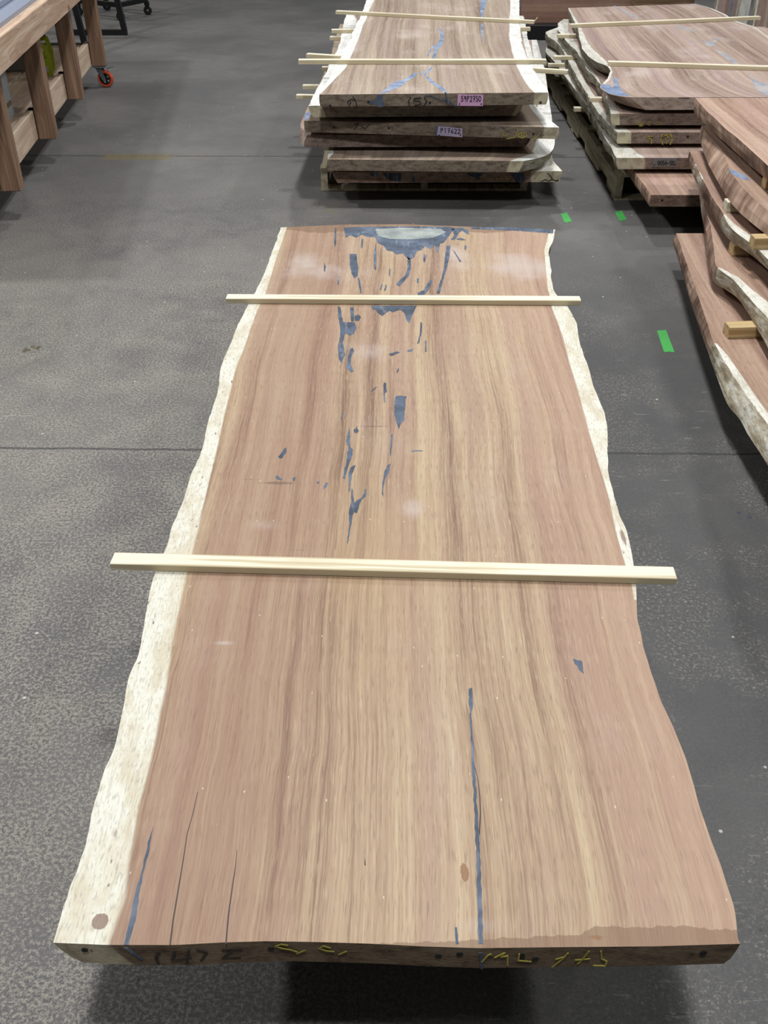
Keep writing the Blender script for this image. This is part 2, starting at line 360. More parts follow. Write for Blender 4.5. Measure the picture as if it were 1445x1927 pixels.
fl = mesh('floor', [(-9, -4, 0), (10, -4, 0), (10, 16, 0), (-9, 16, 0), (-9, -4, -.1), (10, -4, -.1), (10, 16, -.1), (-9, 16, -.1)],
          [(0,1,2,3),(7,6,5,4),(0,4,5,1),(1,5,6,2),(2,6,7,3),(3,7,4,0)], (floor_mat(),))
tag(fl, kind='structure')

wl = MB(); wl.box(-9, 10, 16.0, 16.2, 0, 7.2); wo = wl.build('wall_back', plain('painted_block', sc(150, 150, 148), .8, var=.1)); tag(wo, kind='structure')
# ------------------------------------------------------------------ slab builder
def resample(pts, n, smooth=2):
    pts = [Vector((p[0], p[1])) for p in pts]
    d = [0]
    for a, b in zip(pts, pts[1:]): d.append(d[-1]+(b-a).length)
    out = []; k = 0
    for i in range(n):
        s = d[-1]*i/(n-1)
        while k < len(d)-2 and s > d[k+1]: k += 1
        f = (s-d[k])/max(d[k+1]-d[k], 1e-9); out.append(pts[k].lerp(pts[k+1], f))
    for _ in range(smooth*max(1, n//60)):
        out = [out[0]]+[(out[i-1]+out[i]*2+out[i+1])/4 for i in range(1, n-1)]+[out[-1]]
    return out, d[-1]
def xat(line, y):
    ps = sorted(line, key=lambda p: p[1])
    if y <= ps[0][1]: return ps[0][0]
    for a, b in zip(ps, ps[1:]):
        if y <= b[1]: return a[0]+(b[0]-a[0])*(y-a[1])/max(b[1]-a[1], 1e-9)
    return ps[-1][0]
def slab(L, R, zt, t, mats, label, LB=None, RB=None, inL=.012, inR=.012, sapL=None, sapR=None, nv=90, nu=16, wob=.003,
         nearbow=None, farbow=None, seed=0, group=None, masks=None, cat='wood slab', sideL=2, sideR=2):
    """a live-edge plank: rows of points from its far end to its near end, ring by ring"""
    Lp, LL = resample(L, nv); Rp, RL = resample(R, nv)
    LBp = resample(LB, nv)[0] if LB else None; RBp = resample(RB, nv)[0] if RB else None
    lev = 4; V = []; gc = []; sap = []; mk = [[], [], []]
    meanw = sum((Rp[i]-Lp[i]).length for i in range(nv))/nv
    xc = sum((Rp[i].x+Lp[i].x)/2 for i in range(nv))/nv
    for i in range(nv):
        v = i/(nv-1); l, r = Lp[i].copy(), Rp[i].copy(); ax = (r-l).normalized()
        wl = wob*(mnoise.noise((seed, v*LL*5, 0))*1.6+mnoise.noise((seed+9, v*LL*17, 0))*.9+mnoise.noise((seed+5, v*LL*45, 0))*.4); wr = wob*(mnoise.noise((seed+20, v*RL*5, 0))*1.6+mnoise.noise((seed+29, v*RL*17, 0))*.9)
        if i in (0, nv-1): wl = wr = 0
        l += ax*wl; r += ax*wr
        bl = LBp[i] if LBp else l+ax*(inL*(1+.5*mnoise.noise((seed+3, v*LL*3, 1)))+wl)
        br = RBp[i] if RBp else r-ax*(inR*(1+.5*mnoise.noise((seed+6, v*RL*3, 1))))
        wL = (xat(sapL, l.y)-l.x) if sapL else 0; wR = (r.x-xat(sapR, r.y)) if sapR else 0
        def bow(u):
            o = 0
            if nearbow: o += xat([(b_, a_) for a_, b_ in nearbow], u)*v**40
            if farbow: o += xat([(b_, a_) for a_, b_ in farbow], u)*(1-v)**40
            return o
        row = []
        for j in range(nu+1):
            u = j/nu; p = l.lerp(r, u); row.append((p.x, p.y+bow(u), zt, u, 0))
        for k in range(1, lev):
            f = k/lev; p = r.lerp(br, f); bul = .004*math.sin(f*math.pi)*(1+mnoise.noise((v*RL*9, f*3, seed)))
            row.append((p.x+ax.x*bul, p.y+ax.y*bul+bow(1), zt-t*f, 1, 1))
        for j in range(nu, -1, -1):
            u = j/nu; p = bl.lerp(br, u); row.append((p.x, p.y+bow(u), zt-t, u, 2))
        for k in range(lev-1, 0, -1):
            f = k/lev; p = l.lerp(bl, f); bul = .004*math.sin(f*math.pi)*(1+mnoise.noise((v*LL*9, f*3, seed+4)))
            row.append((p.x-ax.x*bul, p.y-ax.y*bul+bow(0), zt-t*f, 0, 1))
        for (x, y, z, u, kd) in row:
            V.append((x, y, z)); gc.append((.5*(u-.5)*meanw+.5*(x-xc), (1-v)*(LL+RL)/2, z-zt))
            sap.append((u*(r-l).length/wL if wL > .004 else 9, (1-u)*(r-l).length/wR if wR > .004 else 9, 1 if kd == 1 else 0))
            if masks:
                m = masks(x, y)
                for q in range(3): mk[q].append(m[q])
    m = len(V)//nv; F = []; MI = []
    for i in range(nv-1):
        for j in range(m):
            a, b = i*m+j, i*m+(j+1) % m; F.append((a, a+m, b+m, b))
            MI.append(0 if j < nu else (2 if j < nu+lev else (0 if j < 2*nu+lev else 2)))
    for i, fl_ in ((0, False), (nv-1, True)):
        for j in range(nu):
            top0, top1 = i*m+j, i*m+j+1; b0, b1 = i*m+2*nu+lev-j, i*m+2*nu+lev-j-1
            f = (top0, top1, b1, b0); F.append(f if not fl_ else f[::-1]); MI.append(1)
        fr = tuple(i*m+nu+k for k in range(lev+1)); F.append(fr if not fl_ else fr[::-1]); MI.append(1)
        fl2 = tuple([i*m+2*nu+lev+k for k in range(lev)]+[i*m]); F.append(fl2 if not fl_ else fl2[::-1]); MI.append(1)
    base = Vector(((Lp[-1].x+Rp[-1].x)/2, (Lp[-1].y+Rp[-1].y)/2, zt-t))
    o = mesh('wood_slab', V, F, mats, MI, at=base)
    me = o.data
    for nm, d in (('gc', gc), ('sap', sap))+((('mk', mk[0]), ('mk2', mk[1]), ('mk3', mk[2])) if masks else ()):
        at = me.attributes.new(nm, 'FLOAT_VECTOR', 'POINT'); at.data.foreach_set('vector', [c for q in d for c in q])
    n0 = Vector((Rp[-1].y-Lp[-1].y, -(Rp[-1].x-Lp[-1].x), 0)).normalized()
    if n0.y > 0: n0 = -n0
    o['fx'] = 0; del o['fx']
    tag(o, label, cat, group)
    return dict(o=o, base=base, fo=Vector((Lp[-1].x, Lp[-1].y, zt)), n=n0, z=zt)
def rough_poly(pts, amp, seg):       # world polygon with a torn edge
    out = []
    for a, b in zip(pts, pts[1:]+pts[:1]):
        n = max(1, int((b-a).length/seg))
        for k in range(n):
            p = a.lerp(b, k/n); q = Vector((mnoise.noise(p*90), mnoise.noise(p*90+Vector((5, 5, 5))), 0))*amp
            out.append(p+(q if k else q*.4))
    return out
def inlays(sl, polys, mat, amp=.0018, h=.0005, seg=.006, label=None, name='resin_inlay'):
    for pl in polys:
        mb = MB(); w = rough_poly(PL(pl, sl['z']), amp, seg); mb.prism([p+Vector((0, 0, h)) for p in w], (0, 0, -.003))
        o = mb.build(name, mat, sl['o'], at=None); o.location = -sl['base']
        if label: o['label'] = label
def face_pt(sl, x, y, off):
    p = on_plane(x, y, sl['fo']+sl['n']*off, sl['n'])
    if sl.get('bow'): p.y += sl['bow'](p.x)
    return p
def face_poly(sl, polys, mat, name, off=.0015, thick=.004, label=None, parent=None):
    for pl in polys[1:]: face_poly(sl, [pl], mat, name, off, thick, label, parent)
    polys = polys[:1]
    mb = MB()
    for pl in polys: mb.prism([face_pt(sl, x, y, off) for x, y in pl], -sl['n']*thick)
    o = mb.build(name, mat, parent or sl['o']); o.location = -sl['base'] if not parent else (0, 0, 0)
    if label: o['label'] = label
    return o
def strokes(sl, lines, mat, w=.0035, off=.002, name='handwriting', label=None, parent=None):
    if name != 'lettering':
        for ln in lines[1:]: strokes(sl, [ln], mat, w, off, name, label, parent)
        lines = lines[:1]
    mb = MB(); n = sl['n']
    for ln in lines:
        p = [face_pt(sl, x, y, off) for x, y in ln]
        for a, b in zip(p, p[1:]):
            if (b-a).length < 1e-5: continue
            d = (b-a).normalized(); q = n.cross(d).normalized()*w/2; e = d*w*.35
            mb.prism([a-q-e, b-q+e, b+q+e, a+q-e], -n*.0012)
    o = mb.build(name, mat, parent or sl['o']); o.location = -sl['base'] if not parent else (0, 0, 0)
    if label: o['label'] = label
    return o
G = {'0': [[(.5,0),(.1,.25),(.1,.75),(.5,1),(.9,.75),(.9,.25),(.5,0)]], '1': [[(.3,.2),(.55,0),(.5,1)]], '2': [[(.1,.2),(.5,0),(.9,.25),(.5,.65),(.1,1),(.95,.95)]],
     '4': [[(.5,0),(.1,.6),(.95,.6)],[(.7,.3),(.65,1)]], '5': [[(.9,0),(.25,.02),(.2,.45),(.7,.45),(.9,.75),(.5,1),(.1,.9)]],
     '6': [[(.8,0),(.25,.4),(.15,.8),(.5,1),(.85,.8),(.7,.55),(.2,.7)]], '7': [[(.1,.05),(.9,0),(.45,1)],[(.25,.5),(.8,.45)]], '8': [[(.5,0),(.15,.2),(.5,.48),(.88,.75),(.5,1),(.12,.75),(.5,.48),(.85,.2),(.5,0)]],
     '9': [[(.85,.3),(.5,.5),(.15,.25),(.5,0),(.85,.2),(.75,1)]], '(': [[(.8,-.1),(.35,.3),(.35,.7),(.8,1.1)]], ')': [[(.2,-.1),(.65,.3),(.65,.7),(.2,1.1)]],
     'P': [[(.2,1),(.2,0),(.75,.05),(.8,.4),(.2,.5)]], 'S': [[(.85,.1),(.3,0),(.2,.4),(.8,.6),(.6,1),(.1,.9)]], '-': [[(.1,.5),(.9,.5)]], ' ': [], 'Y': [[(.1,0),(.5,.5),(.9,0)],[(.5,.5),(.45,1)]]}
def word(txt, x0, y0, x1, y1, slant=0, dy=0):
    out = []; n = len(txt); w = (x1-x0)/n
    for i, ch in enumerate(txt):
        for ln in G[ch]:
            out.append([(x0+(i+.08+.84*a)*w+slant*(1-b)*w, y0+(y1-y0)*b+dy*i) for a, b in ln])
    return out
def nail_holes(sl, pts, r=.004):
    for q in pts[1:]: nail_holes(sl, [q], r)
    pts = pts[:1]
    mb = MB()
    for x, y in pts:
        c = face_pt(sl, x, y, .0012); e = sl['n'].cross(Vector((0, 0, 1))).normalized()
        mb.prism([c+(e*math.cos(k*math.pi/5)+Vector((0, 0, 1))*math.sin(k*math.pi/5))*r for k in range(10)], -sl['n']*.004)
    o = mb.build('nail_hole', M_INK, sl['o']); o.location = -sl['base']; return o
def plate(sl, quad, mat, text, label):
    o = face_poly(sl, [quad], mat, 'tag', off=.004, thick=.0038, label=label)
    o2 = strokes(sl, text, M_INK, w=.0032, off=.0052, name='lettering', parent=o)
    xs = [q[0] for q in quad]; ys = [q[1] for q in quad]
    for x, y in ((min(xs)+4, max(ys)-4), (max(xs)-4, max(ys)-4)):
        mb = MB(); c = face_pt(sl, x, y, .0045); mb.tube(c, c+sl['n']*.0015, .0035, n=8); mb.build('screw', M_INK, o)
    return o
def stick(a, b, w, h, label, group, mat=None, name='sticker_strip', splinter=0, cat='wooden strip'):
    """a spacer lath from a to b (points on its underside centre line)"""
    a = Vector(a); b = Vector(b); ln = (b-a).length; mb = MB(); mb.box(0, ln, -w/2, w/2, .0006, h-.0006, .0012)
    if splinter:
        x = 0 if splinter < 0 else ln; s = -1 if splinter < 0 else 1
        mb.prism([(x, -.008, h*.6), (x, .010, h*.6), (x+s*.022, .004, h+.016), (x+s*.016, -.002, h+.020)], (0, 0, .003))
    o = mb.build(name, mat or M_STICK); o.location = a; o.rotation_euler = (0, 0, math.atan2(b.y-a.y, b.x-a.x))
    return tag(o, label, cat, group)

# ------------------------------------------------------------------ the long slab in the foreground
ZM, TM = .38, .055
mL = [(528,428),(507,490),(481,550),(458,590),(440,630),(415,690),(411,735),(393,790),(378,850),(353,910),(346,940),(326,985),(312,1030),(287,1090),(270,1180),(262,1230),(240,1290),(225,1370),(187,1480),(166,1555),(163,1588),(150,1620),(125,1690),(100,1774)]
mR = [(1045,432),(1042,450),(1032,472),(1036,500),(1037,530),(1046,555),(1068,575),(1083,605),(1092,650),(1107,690),(1119,730),(1135,775),(1144,820),(1145,860),(1144,890),(1155,935),(1164,965),(1180,1000),(1190,1045),(1197,1100),(1200,1160),(1210,1220),(1234,1290),(1262,1360),(1285,1420),(1310,1500),(1335,1570),(1360,1640),(1380,1710),(1393,1776)]
msL = [(540,428),(519,490),(500,550),(483,585),(465,640),(442,700),(425,770),(407,850),(388,930),(372,1000),(352,1070),(340,1130),(325,1210),(312,1300),(292,1400),(268,1500),(252,1600),(236,1690),(205,1776)]
msR = [(1034,432),(1024,470),(1026,500),(1030,540),(1042,590),(1060,640),(1076,700),(1092,750),(1108,810),(1126,870),(1138,910),(1148,950),(1158,1000),(1172,1050),(1188,1100),(1198,1150),(1214,1220),(1262,1350),(1400,1776)]
def inv(x, y, z):
    v = Vector((x, y, z-CAM_H)); d = v.y*cT-v.z*sT; u = v.y*sT+v.z*cT
    return 722.5+FPX*v.x/d, 963.5-FPX*u/d
def blob(x, y, cx, cy, rx, ry): return max(0, 1-math.sqrt(((x-cx)/rx)**2+((y-cy)/ry)**2))
NEAR_Y = P(700, 1779, ZM).y; FAR_Y = P(780, 428, ZM).y
pt = lambda x, y: tuple(P(x, y, ZM)[:2])
CHALK = [(*pt(775, 960), .07, .10, .75), (*pt(840, 880), .12, .10, .5), (*pt(980, 500), .26, .26, 1.0), (*pt(580, 500), .22, .26, .9), (*pt(700, 520), .2, .2, .6), (*pt(855, 480), .08, .25, .9), (*pt(700, 660), .3, .3, .55), (*pt(950, 690), .25, .3, .45),
         (*pt(500, 990), .10, .06, .6), (*pt(560, 1600), .12, .5, .25), (*pt(1290, 1600), .05, .4, .35), (*pt(800, 1500), .06, .14, .4), (*pt(420, 1210), .05, .008, 1.4), (*pt(900, 1740), .10, .05, .7)]
KNOT = [(*pt(875, 1642), .009, .022, 2.0), (*pt(1120, 1765), .03, .012, .8)]
LINES = [(*pt(520, 909), .09, .016, 1.2), (*pt(470, 903), .06, .006, 1.0), (*pt(700, 802), .13, .010, 1.0), (*pt(560, 1036), .10, .012, .8), (*pt(850, 830), .05, .05, .5)]
SAPST = [(*pt(188, 1734), .017, .018, 2.0), (*pt(215, 1570), .03, .05, .6), (*pt(330, 1030), .02, .06, .6), (*pt(1172, 1010), .014, .09, .9)]
def main_masks(x, y):
    u = (x-pt(100, 1774)[0])/(pt(1393, 1776)[0]-pt(100, 1774)[0])
    dn = y-NEAR_Y; w = xat([(0, -.5), (-.004, .0), (-.003, .42), (.004, .5), (.006, .58), (.014, .72), (.017, .77), (.028, .79), (.030, .93), (.024, .96), (.026, 1.1)], u)
    st = .5+(w-dn)/.02 if dn < .12 else 0
    df = FAR_Y-y; wf = .045+.02*math.sin(x*19); st = max(st, .48+(wf-df)/.04 if df < .2 else 0)
    px, py = inv(x, y, ZM)
    arc = abs(math.hypot((px-750)/1.0, (py-560)*1.15)-150) if py > 560 else 99
    ed = (px-285)/max(1, 1180-285); red = max(0, (u-.66)/.34)*.9
    gold = blob(x, y, *pt(700, 1050), .36, 1.0)
    ch = sum(blob(x, y, a, b, c, d)*k for a, b, c, d, k in CHALK)
    kn = sum(blob(x, y, a, b, c, d)*k for a, b, c, d, k in KNOT); ln = sum(blob(x, y, a, b, c, d)*k for a, b, c, d, k in LINES)
    ln += max(0, .5-arc/14)*.8 if arc < 12 else 0
    sp = sum(blob(x, y, a, b, c, d)*k for a, b, c, d, k in SAPST)
    mauve = max(0, 1-abs(u-.20)/.17)
    return ((max(0, min(1, st)), red, gold), (ch, kn, ln), (sp, mauve, 0))
def ny(x, y): return (x-100)/1293, P(x, y, ZM).y-NEAR_Y*0-P(x, 1775, ZM).y
NB = [ny(100,1775), ny(200,1779), ny(330,1779), ny(420,1774), ny(500,1771.5), ny(600,1773), ny(700,1776), ny(800,1781), ny(900,1784), ny(1040,1782), ny(1230,1780), ny(1393,1775)]
mainx0 = P(100, 1775, ZM).x; mainw = P(1393, 1775, ZM).x-mainx0
main = slab(PL(mL, ZM), PL(mR, ZM), ZM, TM, FR['main'], 'long pale live-edge slab in the foreground with two laths across it', inL=.032, inR=.012,
            sapL=[pt(*q) for q in msL], sapR=[pt(*q) for q in msR], nv=420, nu=110, wob=.003, masks=main_masks, seed=2,
            nearbow=NB,
            farbow=[(0, 0), (.22, P(640,423,ZM).y-P(640,429,ZM).y), (.45, P(760,422,ZM).y-P(760,430,ZM).y), (.7, P(900,427,ZM).y-P(900,431,ZM).y), (1, 0)])
main['bow'] = lambda x: xat([(b_, a_) for a_, b_ in NB], (x-mainx0)/mainw)
K5 = lambda pts: [(400+x/1.9267, 400+y/1.9267) for x, y in pts]
K6 = lambda pts: [(480+x/3.0745, 680+y/3.0745) for x, y in pts]
K7 = lambda pts: [(80+x/2.007, 1500+y/2.007) for x, y in pts]
K8 = lambda pts: [(750+x/2.079, 1500+y/2.079) for x, y in pts]
polys = [K5(p) for p in [
 [(475,54),(560,52),(700,50),(850,52),(878,56),(860,80),(838,110),(826,112),(815,150),(806,118),(790,132),(770,122),(760,135),(742,140),(728,165),(712,172),(700,160),(690,148),(668,152),(650,140),(632,138),(620,120),(600,112),(590,90),(560,88),(540,80),(520,92),(500,82),(482,92),(478,72)],
 [(706,160),(718,172),(719,205),(712,228),(694,250),(676,268),(665,260),(680,244),(698,228),(707,202)],
 [(497,150),(522,150),(524,178),(528,200),(525,232),(512,238),(503,220),(497,190)],
 [(526,236),(532,240),(536,262),(541,292),(536,294),(530,265)],
 [(848,120),(862,120),(858,165),(850,200),(838,238),(823,294),(812,294),(826,245),(838,205),(842,165)],
 [(584,150),(592,112),(594,170),(592,210),(586,205)], [(742,292),(765,282),(776,262),(788,244),(796,248),(786,275),(768,298),(745,302)],
 [(574,338),(740,338),(732,355),(722,375),(714,402),(702,388),(696,365),(680,352),(655,362),(640,356),(615,376),(600,366),(590,352),(580,352)],
 [(453,340),(464,344),(468,370),(474,398),(514,398),(522,418),(512,440),(498,446),(482,436),(472,470),(480,515),(468,546),(458,535),(454,490),(462,450),(462,415),(456,380)],
 [(498,344),(512,344),(512,396),(502,394)], [(513,376),(530,370),(538,380),(530,394),(516,392)],
 [(484,562),(492,520),(500,494),(508,490),(513,500),(502,528),(500,550),(512,576),(502,580),(490,566)],
 [(753,398),(760,400),(757,440),(748,474),(741,476),(751,440)], [(771,464),(776,466),(775,506),(769,505)],
 [(638,514),(668,504),(680,507),(648,520)], [(705,500),(728,493),(724,503),(708,505)],
 [(868,60),(905,54),(928,66),(930,80),(922,78),(905,66),(892,74),(884,92),(874,100),(864,98),(876,82)], [(868,132),(876,140),(902,178),(896,180)], [(880,96),(900,92),(918,100),(900,101)],
 [(404,182),(411,196),(408,215),(403,212)], [(640,205),(645,205),(644,232),(640,230)], [(612,258),(617,260),(610,282),(606,280)], [(626,262),(631,264),(626,285),(622,283)],
 [(765,150),(775,155),(770,182),(764,178)], [(540,95),(546,96),(544,130),(538,128)], [(444,55),(449,56),(448,110),(443,128),(440,110)],
 [(455,230),(460,232),(456,262),(452,260)], [(740,240),(748,238),(747,258),(741,256)], [(914,118),(920,120),(918,136),(913,135)],
 [(935,53),(1080,54),(1160,58),(1236,62),(1234,76),(1180,72),(1100,66),(1000,62),(940,60)]]]
polys += [K6(p) for p in [
 [(828,40),(833,46),(822,68),(816,62)], [(668,174),(700,148),(708,146),(692,164),(673,176)],
 [(744,122),(758,126),(762,175),(752,184),(751,240),(745,238),(742,160)], [(812,203),(835,198),(878,204),(872,215),(870,240),(864,300),(862,340),(840,366),(834,392),(826,372),(812,340),(805,290),(806,230)],
 [(500,300),(508,295),(503,330),(496,342)], [(542,380),(547,400),(550,440),(548,488),(566,512),(562,545),(545,590),(530,640),(518,682),(508,675),(515,628),(528,590),(532,545),(541,495),(526,465),(532,430),(540,410)],
 [(548,620),(565,605),(581,600),(570,630),(558,660),(552,700),(546,757),(540,750),(543,700),(540,660)], [(570,395),(583,390),(587,372),(592,390),(600,404),(588,417),(574,410)],
 [(558,735),(565,742),(568,790),(572,820),(590,805),(618,788),(627,768),(636,738),(643,742),(640,782),(615,800),(605,822),(595,860),(586,880),(572,872),(562,905),(552,960),(545,1010),(537,1055),(532,1050),(540,985),(545,920),(544,860),(555,820),(555,775)],
 [(786,425),(795,420),(794,455),(792,490),(786,542),(779,546),(784,480)], [(768,600),(785,592),(778,620),(775,645),(760,662),(750,690),(741,740),(740,785),(733,765),(736,710),(742,665),(754,625)],
 [(181,498),(181,525),(170,540),(160,558),(142,563),(133,552),(150,535),(165,508)], [(115,668),(135,662),(142,674),(160,680),(150,688),(130,684)], [(355,697),(372,697),(370,706),(357,705)], [(392,742),(396,718),(412,702),(422,703),(414,725)],
 [(215,676),(235,670),(230,690),(218,692)], [(905,517),(935,515),(968,516),(970,521),(940,520),(906,524)]]]
polys += [[(882,1297),(888,1294),(890,1330),(885,1342),(882,1325)], [(884,1340),(887,1342),(893,1440),(899,1540),(905,1640),(909,1776),(900,1776),(897,1640),(893,1540),(888,1440)],
          [(1078,1240),(1095,1244),(1097,1256),(1098,1268),(1089,1260),(1086,1252),(1082,1250)], [(856,1745),(860,1745),(863,1776),(857,1777)],
          K7([(418,110),(408,170),(398,225),(378,292),(364,380),(346,480),(326,558),(306,558),(328,470),(348,372),(372,290),(390,215),(402,160)])]
inlays(main, polys, M_RES, label='slate-blue resin filling the cracks and voids')
inlays(main, [K5([(590,60),(700,56),(830,60),(845,72),(800,92),(720,98),(640,96),(600,84)])], M_RESGLARE, h=.0008, amp=.004, label='grey-green glare painted on the resin pool at the far end')  # paler patch paints the glare onto the resin
for ln in ([(372,1490),(363,1530),(352,1570),(346,1610),(336,1670),(326,1730),(320,1778)], [(446,1600),(443,1630),(437,1670),(430,1720),(425,1776)], [(893,1440),(900,1470),(903,1500),(904,1530),(902,1570)], [(686,1617),(687,1628)]):
    mb = MB(); w = PL(ln, ZM+.0004); n = len(w)-1; hw = lambda k: .0002+.0009*min(1, k/max(n, 1)+.2)
    mb.prism([p-Vector((hw(k), 0, 0)) for k, p in enumerate(w)]+[p+Vector((hw(k), 0, 0)) for k, p in reversed(list(enumerate(w)))], (0, 0, -.002))
    o = mb.build('hairline_crack', M_CRACK, main['o']); o.location = -main['base']
strokes(main, [K7(p) for p in ([(440,578),(428,600),(440,625)], [(500,575),(490,608),(560,602)], [(552,575),(545,622)], [(585,575),(620,585),(600,615)], [(680,580),(750,578)], [(718,580),(680,610),(745,608)])], M_INK2, .0035, label='black marker figures')
strokes(main, [K7(p) for p in ([(925,568),(900,564),(880,572),(905,580),(935,584),(960,592)], [(960,598),(990,586)], [(1085,574),(1060,568),(1045,578),(1070,586),(1100,588)], [(1120,598),(1146,586)])]
  + [K8(p) for p in ([(325,628),(348,602),(360,598)], [(375,612),(412,594),(400,610),(425,606),(424,642)], [(470,600),(466,625),(515,630)], [(600,652),(640,620),(660,598)], [(615,622),(650,612)], [(700,640),(722,618),(742,592)], [(690,626),(745,622)], [(790,592),(792,622),(812,632),(805,650),(760,648)])], M_CHALK, .0022, label='yellow crayon figures')
nail_holes(main, K7([(160,575),(862,582)])+K8([(155,610),(238,600),(480,612),(478,604),(533,620),(1190,610),(1193,606)]), .005)
face_poly(main, [K7([(308,563),(325,563),(380,606),(372,608)]), K8([(312,592),(326,592),(330,655),(318,655)])], M_RES, 'resin_seam', .0012)

STK = 'laths lying across the slabs'
stick(P(210,1062,ZM)+Vector((.004,.0,0)), P(1268,1090,ZM), .041, .019, 'pale pine lath lying across the near half of the foreground slab', STK)
stick(P(427,567,ZM), P(1091,571,ZM), .040, .019, 'pale pine lath lying across the far half of the foreground slab', STK)
# timber bearers that carry the slab
for (y0, y1, nm) in ((1.10, 1.24, 'near'), (3.02, 3.16, 'far')):
    for k in range(2):
        mb = MB(); mb.box(-.38, .44, -.07, .07, 0, .1615, .004) if nm == 'near' else mb.box(-.34, .36, -.07, .07, 0, .1615, .004)
        o = mb.build('bearer_or_shade_block', M_DARKWOOD); o.location = (.02, (y0+y1)/2, k*.1625)
        tag(o, 'dark square timber under the %s end of the foreground slab, %s of the pair' % (nm, 'upper' if k else 'lower'), 'timber', 'bearers under the foreground slab')

# ------------------------------------------------------------------ middle stack
def pallet(x0, x1, y0, y1, h, label, rows=7):
    e = empty('wooden_pallet', ((x0+x1)/2, y0, 0), label, 'pallet'); cx = (x0+x1)/2
    def prt(nm, mb, m=M_PAL): o = mb.build(nm, m, e); o.location = -Vector((cx, y0, 0)); return o
    st = h-.022-.014
    for sx in (x0+.02, cx, x1-.02):
        mb = MB(); pf = [(y0, .014), (y1, .014)]; n = 4; L = y1-y0; prof = [(y0, .014)]
        for k in range(n):
            a = y0+L*(k+.30)/n; b = a+L*.40/n; prof += [(a, .014), (a+.03, .05), (b-.03, .05), (b, .014)]
        prof += [(y1, .014), (y1, .014+st), (y0, .014+st)]
        mb.prism([(sx-.019, y, z) for y, z in prof], (.038, 0, 0)); prt('stringer', mb)
    for k in range(rows):
        y = y0+(y1-y0-.09)*k/(rows-1); mb = MB(); mb.box(x0, x1, y, y+.09, h-.022, h, .002); prt('deck_board', mb)
    for k in range(3):
        y = y0+(y1-y0-.09)*k/2; mb = MB(); mb.box(x0, x1, y, y+.09, 0, .014, .002); prt('bottom_board', mb)
    return e
T = .058; GAP = .024; Z0 = .13
zc = {6: Z0+T}
for k in (5, 4, 3, 2, 1): zc[k] = zc[k+1]+GAP+T
pallet(-.36, .82, 5.47, 8.2, .13, 'wooden pallet under the middle stack of slabs')
def w2(p, z): return [tuple(q[:2]) for q in PL(p, z)]
GC = 'slabs of the middle stack'
z = zc[1]
c1 = slab(w2([(697,-22),(690,0),(683,19),(677,33),(668,50),(660,72),(650,90),(641,110),(632,126),(621,145),(610,164),(601,178)], z),
          w2([(975,-22),(977,0),(977,19),(978,48),(982,83),(992,110),(1002,130),(1015,149),(1027,165),(1031,174)], z), z, T, FR['a'],
          'top slab of the middle stack with a forked resin crack and a pink tag', sapL=w2([(712,-22),(705,0),(695,19),(690,33),(682,50),(674,74),(663,100),(652,126),(634,145),(612,168),(602,178)], z),
          sapR=w2([(958,-22),(960,0),(958,39),(958,68),(963,97),(972,124),(984,147),(996,165),(1006,174)], z), nv=150, nu=30, seed=31, inL=.004, inR=.004, group=GC, wob=.004)
z = zc[2]
c2 = slab(w2([(655,20),(648,37),(645,55),(641,74),(635,95),(619,126),(604,155),(595,170),(580,199)], z), w2([(985,30),(989,45),(991,62),(998,90),(1004,112),(1010,127),(1008,145),(1000,165),(985,196)], z), z, T, FR['a'],
          'second slab down in the middle stack, its white edge jutting out on the left', sapL=w2([(662,20),(672,37),(668,52),(675,74),(663,100),(650,130),(630,160),(606,199)], z), sapR=w2([(975,30),(982,60),(995,127),(975,196)], z), nv=90, seed=35, inL=.02, inR=.03, group=GC, wob=.006)
z = zc[3]
c3 = slab(w2([(640,45),(628,80),(620,120),(600,160),(585,190),(574,212),(572,227)], z), w2([(985,60),(990,100),(998,150),(1003,190),(1012,204),(1030,222),(1052,240)], z), z, T, FR['a'],
          'third slab down in the middle stack with a lilac tag on its end', sapL=None, sapR=w2([(975,60),(980,100),(988,150),(990,190),(998,204),(1012,222),(1026,243)], z), nv=90, seed=38, inL=.008, inR=.006, group=GC)
z = zc[4]
c4 = slab(w2([(630,80),(618,120),(600,160),(585,190),(570,220),(564,238),(578,254)], z), w2([(990,70),(1000,120),(1010,180),(1012,230),(1000,255)], z), z, T, FR['b'],
          'fourth slab down in the middle stack, marked 18(7) in black', LB=w2([(632,105),(620,145),(602,185),(588,215),(572,247),(563,262),(571,277)], z-T), inR=.03, nv=80, seed=41, group=GC)
z = zc[5]
c5 = slab(w2([(670,75),(650,130),(635,190),(622,250),(616,300)], z), w2([(1010,75),(1025,130),(1035,200),(1044,262),(1043,277),(1036,289),(1018,297),(985,303)], z), z, T, FR['a'],
          'fifth slab down in the middle stack with a smooth rounded right corner', sapL=w2([(672,75),(652,130),(638,190),(628,250),(628,289),(617,300)], z), sapR=w2([(1000,75),(1005,130),(1010,200),(1010,262),(1000,290),(960,303)], z), nv=120, seed=44, inL=.002, inR=.02, group=GC, wob=.001)
z = zc[6]
c6 = slab(w2([(680,100),(660,160),(645,220),(630,280),(625,324)], z), w2([(1015,100),(1025,160),(1030,220),(1036,270),(1040,302),(1058,322)], z), z, T, FR['c'],
          'bottom slab of the middle stack with dark resin pools on its end', sapR=w2([(1005,100),(1010,160),(1012,220),(1015,270),(1015,302),(1000,322)], z), nv=80, seed=47, inL=.03, inR=.012, group=GC)
K2 = lambda pts: [(540+x/2.676, y/2.676) for x, y in pts]
K4 = lambda pts: [(800+x/5.16, y/5.16) for x, y in pts]
K5b = lambda pts: [(540+x/5.16, 180+y/5.16) for x, y in pts]
